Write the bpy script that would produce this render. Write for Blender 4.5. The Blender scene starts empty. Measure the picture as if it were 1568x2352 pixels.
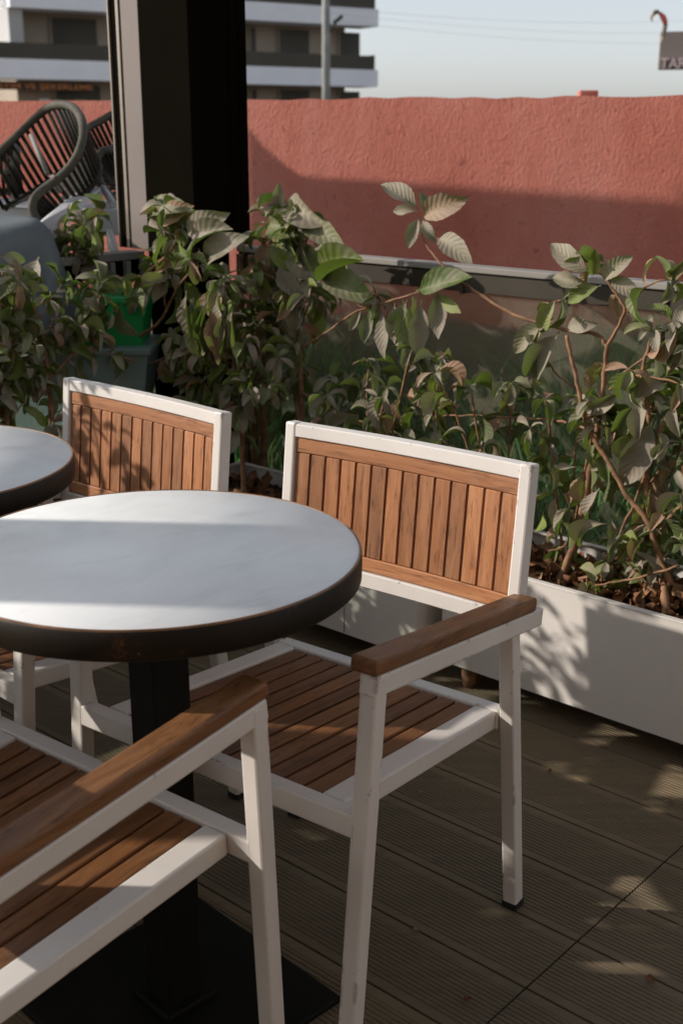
import bpy, bmesh, math, random
from mathutils import Vector, Matrix, Euler
random.seed(7)
R = math.radians
sc = bpy.context.scene
COL = sc.collection
V = Vector
# ------------------------------------------------------------------ site axes
EYE = 1.45
PITCH = R(17.5)
FPX = 2777.0                      # focal length for a picture 2352 high
FW = V((0, math.cos(PITCH), -math.sin(PITCH)))
UPV = V((0, math.sin(PITCH), math.cos(PITCH)))
A1 = R(-48.4); A2 = A1 + math.pi / 2
D1 = V((math.sin(A1), math.cos(A1), 0))      # along the long railing (towards far left)
D2 = V((math.sin(A2), math.cos(A2), 0))      # across the deck (towards far right)
Z = V((0, 0, 1))
CAM = V((0, 0, EYE))
def W(u, v, z=0.0): return D1 * u + D2 * v + Z * z
def ray(x, y): return FW + V((1, 0, 0)) * ((x - 784) / FPX) - UPV * ((y - 1176) / FPX)
def on_v(x, y, v): r = ray(x, y); return CAM + r * ((v - CAM.dot(D2)) / r.dot(D2))
def on_u(x, y, u): r = ray(x, y); return CAM + r * ((u - CAM.dot(D1)) / r.dot(D1))
def on_y(x, y, Y): r = ray(x, y); return CAM + r * (Y / r.y)

# ------------------------------------------------------------------ object helpers
def tag(o, label=None, cat=None, group=None, kind=None):
    if label: o['label'] = label
    if cat: o['category'] = cat
    if group: o['group'] = group
    if kind: o['kind'] = kind
    return o
def empty(name, loc=(0, 0, 0), rz=0.0, label=None, cat=None, group=None):
    o = bpy.data.objects.new(name, None); COL.objects.link(o)
    o.location = loc; o.rotation_euler = (0, 0, rz); o.empty_display_size = .1
    return tag(o, label, cat, group)
def copy_tree(o, parent=None):
    c = o.copy(); COL.objects.link(c)
    if parent is not None:
        c.parent = parent; c.matrix_parent_inverse = o.matrix_parent_inverse.copy()
    for ch in list(o.children): copy_tree(ch, c)
    return c

class MB:
    """collects geometry and builds it as one mesh object"""
    def __init__(s): s.v = []; s.f = []; s.uv = []; s.sm = []
    def add(s, vs, fs, uvs=None, smooth=False):
        n = len(s.v); s.v += [tuple(p) for p in vs]
        for i, f in enumerate(fs):
            s.f.append(tuple(n + k for k in f)); s.sm.append(smooth)
            s.uv.append(uvs[i] if uvs else [(0, 0)] * len(f))
        return s
    def build(s, name, mat, parent=None, **kw):
        m = bpy.data.meshes.new(name); m.from_pydata(s.v, [], s.f)
        ul = m.uv_layers.new(name='UVMap')
        k = 0
        flat = []
        for u in s.uv:
            for q in u: flat += [q[0], q[1]]
        ul.data.foreach_set('uv', flat)
        m.polygons.foreach_set('use_smooth', s.sm)
        m.materials.append(mat); m.update()
        o = bpy.data.objects.new(name, m); COL.objects.link(o)
        if parent is not None: o.parent = parent
        return tag(o, **kw) if kw else o
    def box(s, c, size, rot=None, bev=.0):
        hx, hy, hz = [q / 2 for q in size]
        M = rot if rot is not None else Matrix.Identity(3)
        c = V(c)
        if bev <= 0:
            vs = [c + M @ V((x * hx, y * hy, z * hz)) for x in (-1, 1) for y in (-1, 1) for z in (-1, 1)]
            fs = [(0, 1, 3, 2), (4, 6, 7, 5), (0, 4, 5, 1), (2, 3, 7, 6), (0, 2, 6, 4), (1, 5, 7, 3)]
            return s.add(vs, fs)
        b = min(bev, hx * .9, hy * .9, hz * .9)
        bm = bmesh.new(); bmesh.ops.create_cube(bm, size=1)
        for q in bm.verts: q.co = V((q.co.x * hx * 2, q.co.y * hy * 2, q.co.z * hz * 2))
        bmesh.ops.bevel(bm, geom=bm.edges[:], offset=b, segments=2, profile=.5, affect='EDGES')
        bm.verts.index_update()
        vs = [c + M @ q.co for q in bm.verts]; fs = [[q.index for q in f.verts] for f in bm.faces]
        s.add(vs, fs); bm.free(); return s
    def bar(s, a, b, w, h, up=Z, bev=.003, ext=0.0):
        """box from a to b (centre line), w across, h along up"""
        a, b = V(a), V(b); d = (b - a); L = d.length; d.normalize()
        sd = d.cross(up).normalized(); uu = sd.cross(d).normalized()
        M = Matrix((sd, d, uu)).transposed()
        return s.box((a + b) / 2, (w, L + ext, h), M, bev)
    def tube(s, pts, rad, n=8, cap=True, smooth=True):
        pts = [V(p) for p in pts]
        if not hasattr(rad, '__len__'): rad = [rad] * len(pts)
        vs = []; prev = None
        for i, p in enumerate(pts):
            t = (pts[min(i + 1, len(pts) - 1)] - pts[max(i - 1, 0)])
            if t.length < 1e-9: t = V((0, 0, 1))
            t.normalize()
            if prev is None:
                a = t.orthogonal().normalized()
            else:
                a = (prev - t * prev.dot(t))
                a = a.normalized() if a.length > 1e-6 else t.orthogonal().normalized()
            prev = a; b = t.cross(a)
            for k in range(n):
                an = 2 * math.pi * k / n
                vs.append(p + (a * math.cos(an) + b * math.sin(an)) * rad[i])
        fs = []
        for i in range(len(pts) - 1):
            for k in range(n):
                fs.append((i * n + k, i * n + (k + 1) % n, (i + 1) * n + (k + 1) % n, (i + 1) * n + k))
        s.add(vs, fs, None, smooth)
        if cap:
            m = len(s.v) - len(vs)
            s.f.append(tuple(m + k for k in reversed(range(n)))); s.uv.append([(0, 0)] * n); s.sm.append(False)
            q = m + (len(pts) - 1) * n
            s.f.append(tuple(q + k for k in range(n))); s.uv.append([(0, 0)] * n); s.sm.append(False)
        return s
    def lathe(s, prof, n=96, c=(0, 0, 0), smooth=True):
        c = V(c); vs = []; m = len(prof)
        for k in range(n):
            a = 2 * math.pi * k / n
            for r, z in prof: vs.append(c + V((r * math.cos(a), r * math.sin(a), z)))
        fs = []
        for k in range(n):
            k2 = (k + 1) % n
            for i in range(m - 1):
                fs.append((k * m + i, k2 * m + i, k2 * m + i + 1, k * m + i + 1))
        return s.add(vs, fs, None, smooth)
    def quad(s, a, b, c, d): return s.add([a, b, c, d], [(0, 1, 2, 3)])

# ------------------------------------------------------------------ materials
class NT:
    def __init__(s, name):
        s.m = bpy.data.materials.new(name); s.m.use_nodes = True
        s.t = s.m.node_tree; s.t.nodes.clear()
        s.out = s.n('ShaderNodeOutputMaterial'); s.b = s.n('ShaderNodeBsdfPrincipled')
        s.l(s.b, 0, s.out, 0)
    def n(s, typ, **kw):
        q = s.t.nodes.new(typ)
        for k, v in kw.items():
            if k in q.inputs.keys() if isinstance(k, str) else False: q.inputs[k].default_value = v
            else: setattr(q, k, v)
        return q
    def l(s, a, ao, b, bi): s.t.links.new(a.outputs[ao], b.inputs[bi])
    def coord(s, kind='Object', scale=(1, 1, 1), rot=(0, 0, 0), loc=(0, 0, 0)):
        c = s.n('ShaderNodeTexCoord'); m = s.n('ShaderNodeMapping')
        m.inputs['Scale'].default_value = scale; m.inputs['Rotation'].default_value = rot; m.inputs['Location'].default_value = loc
        s.l(c, kind, m, 0); return m
    def noise(s, vec, scale, detail=4, rough=.55, dist=0):
        q = s.n('ShaderNodeTexNoise'); q.inputs['Scale'].default_value = scale; q.inputs['Detail'].default_value = detail
        q.inputs['Roughness'].default_value = rough; q.inputs['Distortion'].default_value = dist
        if vec: s.l(vec, 0, q, 'Vector')
        return q
    def ramp(s, src, so, stops):
        q = s.n('ShaderNodeValToRGB'); e = q.color_ramp.elements
        e[0].position, e[0].color = stops[0][0], c4(stops[0][1]); e[1].position, e[1].color = stops[-1][0], c4(stops[-1][1])
        for p, c in stops[1:-1]:
            k = e.new(p); k.color = c4(c)
        s.l(src, so, q, 0); return q
    def mix(s, fac, a, b, blend='MIX'):
        q = s.n('ShaderNodeMix', data_type='RGBA', blend_type=blend)
        for sock, val in ((q.inputs[0], fac), (q.inputs[6], a), (q.inputs[7], b)):
            if isinstance(val, tuple) and len(val) == 2 and hasattr(val[0], 'outputs'): s.t.links.new(val[0].outputs[val[1]], sock)
            elif isinstance(val, (tuple, list)): sock.default_value = c4(val)
            else: sock.default_value = val
        return q
    def bump(s, h, ho, strength=.3, dist=.002, prev=None):
        q = s.n('ShaderNodeBump'); q.inputs['Strength'].default_value = strength; q.inputs['Distance'].default_value = dist
        s.l(h, ho, q, 'Height')
        if prev: s.l(prev, 0, q, 'Normal')
        s.l(q, 0, s.b, 'Normal'); return q
    def base(s, q, o=None):
        s.l(q, (2 if q.bl_idname == 'ShaderNodeMix' else 0) if o is None else o, s.b, 'Base Color')
    def set(s, rough=None, metal=None, spec=None, color=None, **kw):
        if rough is not None: s.b.inputs['Roughness'].default_value = rough
        if metal is not None: s.b.inputs['Metallic'].default_value = metal
        if spec is not None: s.b.inputs['Specular IOR Level'].default_value = spec
        if color is not None: s.b.inputs['Base Color'].default_value = c4(color)
        return s
def c4(c): return (*c, 1) if len(c) == 3 else tuple(c)

def simple(name, color, rough=.6, metal=0, spec=.4, var=.12, scale=6, bump=0.0):
    t = NT(name); co = t.coord('Object'); n = t.noise(co, scale, 5)
    lo = tuple(c * (1 - var) for c in color); hi = tuple(min(1, c * (1 + var)) for c in color)
    t.base(t.ramp(n, 0, [(.3, lo), (.7, hi)])); t.set(rough, metal, spec)
    if bump: t.bump(t.noise(co, scale * 12, 4), 0, bump, .001)
    return t.m

def mat_white(name='white_paint', chips=True):
    t = NT(name); co = t.coord('Object')
    n = t.noise(co, 5, 5); base = t.ramp(n, 0, [(.3, (.62, .565, .495)), (.7, (.70, .645, .57))])
    fine = t.noise(co, 60, 4, .7)
    dirt = t.ramp(fine, 0, [(.66, (0, 0, 0)), (.8, (.6, .6, .6))])
    m1 = t.mix((dirt, 0), (base, 0), (.42, .33, .23))
    t.set(.42, 0, .45)
    if chips:
        # worn edges: difference between the real normal and a rounded one
        bev = t.n('ShaderNodeBevel', samples=4); bev.inputs['Radius'].default_value = .004
        geo = t.n('ShaderNodeNewGeometry')
        dot = t.n('ShaderNodeVectorMath', operation='DOT_PRODUCT')
        t.l(bev, 0, dot, 0); t.l(geo, 'True Normal', dot, 1)
        inv = t.n('ShaderNodeMath', operation='SUBTRACT'); inv.inputs[0].default_value = 1.0; t.l(dot, 'Value', inv, 1)
        ns = t.noise(co, 13, 6, .75)
        th = t.n('ShaderNodeMath', operation='SUBTRACT'); t.l(ns, 0, th, 0); th.inputs[1].default_value = .60
        mul = t.n('ShaderNodeMath', operation='MULTIPLY'); t.l(inv, 0, mul, 0)
        g2 = t.n('ShaderNodeMath', operation='MULTIPLY', use_clamp=True); t.l(th, 0, g2, 0); g2.inputs[1].default_value = 60
        t.l(g2, 0, mul, 1)
        g3 = t.n('ShaderNodeMath', operation='MULTIPLY', use_clamp=True); t.l(mul, 0, g3, 0); g3.inputs[1].default_value = 30
        m2 = t.mix((g3, 0), (m1, 2), (.13, .075, .035))
        t.base(m2)
    else: t.base(m1)
    t.bump(t.noise(co, 90, 3), 0, .10, .001)
    return t.m

def mat_wood(name, a, b, c, axis=2, rough=.5):
    """a grain stretched along local axis; each separate slat gets its own shade"""
    t = NT(name); sc_ = [38, 38, 38]; sc_[axis] = 2.2
    geo = t.n('ShaderNodeNewGeometry')
    co = t.n('ShaderNodeTexCoord')
    off = t.n('ShaderNodeVectorMath', operation='SCALE'); off.inputs[0].default_value = (3.1, 5.7, 9.3)
    t.l(geo, 'Random Per Island', off, 'Scale')
    ad = t.n('ShaderNodeVectorMath', operation='ADD'); t.l(co, 'Object', ad, 0); t.l(off, 0, ad, 1)
    mp = t.n('ShaderNodeMapping'); mp.inputs['Scale'].default_value = sc_; t.l(ad, 0, mp, 0)
    g = t.noise(mp, 1.0, 8, .65, 1.2)
    sc2 = [150, 150, 150]; sc2[axis] = 9
    mp2 = t.n('ShaderNodeMapping'); mp2.inputs['Scale'].default_value = sc2; t.l(ad, 0, mp2, 0)
    pores = t.noise(mp2, 1.0, 3, .7)
    base = t.ramp(g, 0, [(.28, a), (.5, b), (.74, c)])
    pr = t.ramp(pores, 0, [(.34, (.38, .36, .34)), (.46, (1, 1, 1))])
    m = t.mix(.75, (base, 0), (pr, 0), 'MULTIPLY')
    hs = t.n('ShaderNodeHueSaturation')
    mr = t.n('ShaderNodeMapRange'); mr.inputs['To Min'].default_value = .72; mr.inputs['To Max'].default_value = 1.18
    t.l(geo, 'Random Per Island', mr, 0); t.l(mr, 0, hs, 'Value')
    # weathered grey patches
    wz = t.noise(ad, 9, 5, .6); wr = t.ramp(wz, 0, [(.5, (0, 0, 0)), (.8, (.16, .16, .16))])
    m3 = t.mix((wr, 0), (m, 2), (.30, .24, .18)); t.l(m3, 2, hs, 'Color')
    t.l(hs, 0, t.b, 'Base Color'); t.set(rough, 0, .35)
    t.bump(pores, 0, .35, .0006)
    return t.m

M = {}
M['white'] = mat_white()
M['wood_back'] = mat_wood('teak_lit', (.23, .086, .032), (.345, .142, .056), (.45, .215, .098), 2)  # sunlit copy of the chair teak
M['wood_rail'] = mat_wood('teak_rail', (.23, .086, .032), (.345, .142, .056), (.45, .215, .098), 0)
M['wood_seat'] = mat_wood('teak_seat_shaded', (.13, .050, .014), (.195, .078, .024), (.27, .120, .042), 1)  # darker copy of the same teak, shade put into the seat colour
M['wood_arm'] = mat_wood('teak_arm_shaded', (.115, .046, .015), (.185, .078, .026), (.27, .125, .050), 1)  # same teak again, darkened for the shaded armrests
M['rubber'] = simple('black_rubber', (.014, .013, .012), .7)
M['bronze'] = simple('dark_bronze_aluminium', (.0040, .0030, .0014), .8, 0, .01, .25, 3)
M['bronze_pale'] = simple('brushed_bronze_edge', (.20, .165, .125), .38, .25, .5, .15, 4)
M['grey_strip'] = simple('grey_weather_strip', (.175, .142, .118), .6, 0, .3, .10, 3)
M['rail_grey'] = simple('grey_rail_cap', (.24, .215, .185), .6, 0, .25, .14, 5)
M['planter'] = None
M['clamp'] = simple('brown_clamp_profile', (.045, .036, .024), .6, 0, .2, .2, 4)

def mat_planter():
    t = NT('white_planter_paint'); co = t.coord('Object')
    n = t.noise(co, 2.2, 5); base = t.ramp(n, 0, [(.3, (.60, .55, .48)), (.7, (.69, .635, .56))])
    st = t.noise(t.coord('Object', (14, 14, 1.2)), 1, 5, .7); d = t.ramp(st, 0, [(.58, (0, 0, 0)), (.9, (.35, .35, .35))])
    t.base(t.mix((d, 0), (base, 0), (.36, .29, .21))); t.set(.5, 0, .35); t.bump(t.noise(co, 140, 3), 0, .12, .001)
    return t.m
M['planter'] = mat_planter()

def mat_table():
    t = NT('white_stone_laminate'); co = t.coord('Object')
    n = t.noise(co, 3.5, 6, .6, .6); base = t.ramp(n, 0, [(.3, (.72, .72, .675)), (.55, (.79, .785, .74)), (.8, (.82, .815, .78))])
    v = t.noise(t.coord('Object', (9, 26, 9), (0, 0, .6)), 1, 7, .7, .8); vr = t.ramp(v, 0, [(.5, (0, 0, 0)), (.72, (.35, .35, .35))])
    m = t.mix((vr, 0), (base, 0), (.52, .55, .53))
    # faint wiping scratches
    w = t.n('ShaderNodeTexWave'); w.inputs['Scale'].default_value = 14; w.inputs['Distortion'].default_value = 16; w.inputs['Detail'].default_value = 4
    t.l(t.coord('Object', (1, 1, 1), (0, 0, 1.1)), 0, w, 0); wr = t.ramp(w, 0, [(.93, (0, 0, 0)), (1, (.18, .18, .18))])
    m2 = t.mix((wr, 0), (m, 2), (.80, .80, .80)); t.base(m2); t.set(.38, 0, .5)
    rr = t.ramp(t.noise(co, 18, 5), 0, [(.3, (.32, .32, .32)), (.7, (.48, .48, .48))]); t.l(rr, 0, t.b, 'Roughness')
    return t.m
M['table'] = mat_table()

def mat_rim():
    t = NT('blackened_rusty_steel'); co = t.coord('Object')
    n = t.noise(co, 7, 6, .65); base = t.ramp(n, 0, [(.35, (.008, .006, .003)), (.6, (.017, .011, .005))])
    r = t.noise(t.coord('Object', (1, 1, 1), loc=(2, 5, 1)), 9, 8, .75); rr = t.ramp(r, 0, [(.60, (0, 0, 0)), (.70, (1, 1, 1))])
    m = t.mix((rr, 0), (base, 0), (.13, .055, .018))
    sp = t.noise(co, 70, 3, .8); s2 = t.ramp(sp, 0, [(.70, (0, 0, 0)), (.78, (.8, .8, .8))])
    m2 = t.mix((s2, 0), (m, 2), (.30, .24, .17)); t.base(m2); t.set(.55, 0, .22); t.bump(n, 0, .35, .002)
    return t.m
M['rim'] = mat_rim()
M['rust_edge'] = simple('worn_copper_edge', (.22, .115, .055), .5, .1, .4, .4, 20)
M['stem'] = simple('black_powder_coat', (.008, .007, .005), .6, 0, .15, .3, 8)

def mat_deck():
    t = NT('composite_deck'); co = t.coord('Object')
    n = t.noise(co, 1.8, 6, .6); base = t.ramp(n, 0, [(.3, (.150, .110, .060)), (.7, (.205, .153, .088))])
    st = t.noise(t.coord('Object', (2, 60, 60), (0, 0, -(math.pi / 2 - A2))), 1, 5, .6)
    sr = t.ramp(st, 0, [(.35, (.86, .86, .86)), (.65, (1.08, 1.08, 1.08))])
    cg = t.n('ShaderNodeTexCoord'); dp = t.n('ShaderNodeVectorMath', operation='DOT_PRODUCT'); t.l(cg, 'Object', dp, 0); dp.inputs[1].default_value = tuple(D2)
    ma = t.n('ShaderNodeMath', operation='MULTIPLY_ADD'); t.l(dp, 'Value', ma, 0); ma.inputs[1].default_value = 1 / .173; ma.inputs[2].default_value = -(1.728 / .173) + 40
    fl = t.n('ShaderNodeMath', operation='FLOOR'); t.l(ma, 0, fl, 0)
    wn = t.n('ShaderNodeTexWhiteNoise', noise_dimensions='1D'); t.l(fl, 0, wn, 'W')
    wr = t.ramp(wn, 'Value', [(0, (.80, .80, .82)), (1, (1.0, .98, .95))]); base = t.mix(1.0, (base, 0), (wr, 0), 'MULTIPLY')
    m = t.mix(.8, (base, 2), (sr, 0), 'MULTIPLY')
    d = t.noise(co, 30, 6, .7); dr = t.ramp(d, 0, [(.62, (0, 0, 0)), (.8, (.25, .25, .25))])
    m2 = t.mix((dr, 0), (m, 2), (.34, .27, .19)); t.base(m2); t.set(.62, 0, .35); t.bump(t.noise(co, 260, 3), 0, .2, .0006)
    return t.m
M['deck'] = mat_deck()

def mat_stucco():
    t = NT('red_roughcast'); co = t.coord('Object'); a_pre = t.noise(t.coord('Object', (1, 1, .7)), 32, 5, .65, .3)
    n = t.noise(t.coord('Object', (1, 1, .55)), 1.6, 6, .65)
    base = t.ramp(n, 0, [(.25, (.44, .130, .086)), (.5, (.54, .185, .132)), (.8, (.63, .270, .205))])
    pale = t.noise(co, 26, 5, .75); pr = t.ramp(pale, 0, [(.72, (0, 0, 0)), (.80, (.7, .7, .7))])
    m = t.mix((pr, 0), (base, 0), (.62, .36, .27))
    stn = t.noise(t.coord('Object', (5, 5, .5)), 1, 5, .65); sr = t.ramp(stn, 0, [(.52, (0, 0, 0)), (.75, (.35, .35, .35))])
    m = t.mix((sr, 0), (m, 2), (.52, .26, .20))
    pit = t.ramp(a_pre, 0, [(.30, (.55, .55, .55)), (.40, (1, 1, 1))]); m = t.mix(.8, (m, 2), (pit, 0), 'MULTIPLY')
    # unpainted cement plinth
    geo = t.n('ShaderNodeTexCoord'); sp = t.n('ShaderNodeSeparateXYZ'); t.l(geo, 'Object', sp, 0)
    wob = t.noise(co, 3, 4); ad = t.n('ShaderNodeMath', operation='MULTIPLY_ADD'); t.l(wob, 0, ad, 0); ad.inputs[1].default_value = .12; t.l(sp, 'Z', ad, 2)
    pz = t.ramp(ad, 0, [(.60, (1, 1, 1)), (.64, (0, 0, 0))])
    m2 = t.mix((pz, 0), (m, 2), (.20, .145, .10)); t.base(m2); t.set(.9, 0, .15)
    a = t.noise(t.coord('Object', (1, 1, .7)), 70, 6, .68, .2)
    a2 = t.noise(co, 11, 3, .5)
    b1 = t.bump(a2, 0, .22, .022); b2 = t.bump(a, 0, .75, .011, b1)
    return t.m
M['stucco'] = mat_stucco()

def mat_leaf():
    """green leaf, dusty on its upper side, paler below; veins from the leaf's own UV"""
    t = NT('dusty_leaf'); geo = t.n('ShaderNodeNewGeometry'); co = t.coord('Object')
    gr = t.ramp(geo, 'Random Per Island', [(0, (.036, .062, .010)), (.35, (.070, .112, .014)), (.7, (.13, .18, .022)), (1, (.22, .27, .045))])
    dustn = t.noise(co, 16, 4, .6)
    isl = t.n('ShaderNodeMath', operation='MULTIPLY'); t.l(geo, 'Random Per Island', isl, 0); isl.inputs[1].default_value = 7.31
    fr = t.n('ShaderNodeMath', operation='FRACT'); t.l(isl, 0, fr, 0)
    ds = t.n('ShaderNodeMath', operation='ADD'); t.l(fr, 0, ds, 0); t.l(dustn, 0, ds, 1)
    dr = t.ramp(ds, 0, [(.40, (.0, .0, .0)), (.90, (.94, .94, .94))])
    bf = t.n('ShaderNodeMath', operation='SUBTRACT'); bf.inputs[0].default_value = 1; t.l(geo, 'Backfacing', bf, 1)
    bs = t.n('ShaderNodeMath', operation='MULTIPLY_ADD'); t.l(bf, 0, bs, 0); bs.inputs[1].default_value = .75; bs.inputs[2].default_value = .25
    df = t.n('ShaderNodeMath', operation='MULTIPLY'); t.l(dr, 0, df, 0); t.l(bs, 0, df, 1)
    m = t.mix((df, 0), (gr, 0), (.315, .258, .192))
    uv = t.n('ShaderNodeUVMap', uv_map='UVMap'); su = t.n('ShaderNodeSeparateXYZ'); t.l(uv, 0, su, 0)
    ab = t.n('ShaderNodeMath', operation='ABSOLUTE'); t.l(su, 'X', ab, 0)
    mid = t.ramp(ab, 0, [(.0, (.45, .45, .45)), (.10, (0, 0, 0))])
    m2 = t.mix((mid, 0), (m, 2), (.30, .30, .16))
    # side veins: shallow ribs
    sl = t.n('ShaderNodeMath', operation='MULTIPLY_ADD'); t.l(ab, 0, sl, 0); sl.inputs[1].default_value = -.22; t.l(su, 'Y', sl, 2)
    sn = t.n('ShaderNodeMath', operation='MULTIPLY'); t.l(sl, 0, sn, 0); sn.inputs[1].default_value = 58
    si = t.n('ShaderNodeMath', operation='SINE'); t.l(sn, 0, si, 0)
    dl = t.n('ShaderNodeMath', operation='MULTIPLY'); t.l(geo, 'Random Per Island', dl, 0); dl.inputs[1].default_value = 13.7
    df2 = t.n('ShaderNodeMath', operation='FRACT'); t.l(dl, 0, df2, 0)
    dry = t.ramp(df2, 0, [(.90, (0, 0, 0)), (.93, (1, 1, 1))]); m3 = t.mix((dry, 0), (m2, 2), (.36, .215, .135))
    t.base(m3); t.set(.6, 0, .25); t.bump(si, 0, .32, .0012)
    tr = t.n('ShaderNodeBsdfTranslucent'); tc = t.mix(.5, (gr, 0), (.20, .34, .04)); t.l(tc, 2, tr, 'Color')
    ms = t.n('ShaderNodeMixShader'); ms.inputs[0].default_value = .22
    t.l(t.b, 0, ms, 1); t.l(tr, 0, ms, 2); t.l(ms, 0, t.out, 0)
    return t.m
M['leaf'] = mat_leaf()
M['bark'] = simple('pale_brown_bark', (.235, .125, .065), .8, 0, .25, .45, 40, .5)
M['dry_leaf'] = None
def mat_dry():
    t = NT('dead_leaf'); geo = t.n('ShaderNodeNewGeometry')
    t.base(t.ramp(geo, 'Random Per Island', [(0, (.07, .030, .012)), (.5, (.19, .082, .032)), (1, (.34, .19, .10))])); t.set(.75, 0, .25); return t.m
M['dry_leaf'] = mat_dry()
M['soil'] = simple('dark_soil', (.055, .030, .016), .95, 0, .1, .5, 30, .8)

def mat_ground():
    t = NT('bare_yard_ground'); co = t.coord('Object')
    n = t.noise(co, .9, 7, .6); t.base(t.ramp(n, 0, [(.3, (.10, .075, .05)), (.55, (.15, .115, .08)), (.75, (.20, .17, .13))]))
    t.set(.95, 0, .1); t.bump(t.noise(co, 12, 6), 0, .6, .02); return t.m
M['ground'] = mat_ground()
def mat_grass():
    t = NT('weed_blades'); geo = t.n('ShaderNodeNewGeometry')
    t.base(t.ramp(geo, 'Random Per Island', [(0, (.05, .13, .03)), (.6, (.10, .26, .06)), (1, (.24, .32, .11))])); t.set(.6, 0, .3); return t.m
M['grass'] = mat_grass()

def mat_glass(dust=.28):
    t = NT('dusty_glass'); t.b.inputs['Base Color'].default_value = (.30, .25, .18, 1); t.set(.8)
    co = t.coord('Object')
    n = t.noise(co, 2.0, 6, .65); rp = t.ramp(n, 0, [(.3, (dust * .55,) * 3), (.75, (dust * 1.5,) * 3)])
    gl = t.n('ShaderNodeBsdfTransparent'); gl.inputs[0].default_value = (.86, .90, .86, 1)
    gs = t.n('ShaderNodeBsdfGlossy'); gs.inputs['Roughness'].default_value = .04
    fr = t.n('ShaderNodeFresnel'); fr.inputs[0].default_value = 1.35
    m1 = t.n('ShaderNodeMixShader'); t.l(fr, 0, m1, 0); t.l(gl, 0, m1, 1); t.l(gs, 0, m1, 2)
    m2 = t.n('ShaderNodeMixShader'); t.l(rp, 0, m2, 0); t.l(m1, 0, m2, 1); t.l(t.b, 0, m2, 2)
    t.l(m2, 0, t.out, 0); return t.m
M['glass'] = mat_glass(.15)
M['glass_clear'] = mat_glass(.12); M['glass_clear'].name = 'balcony_glass'

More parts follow.
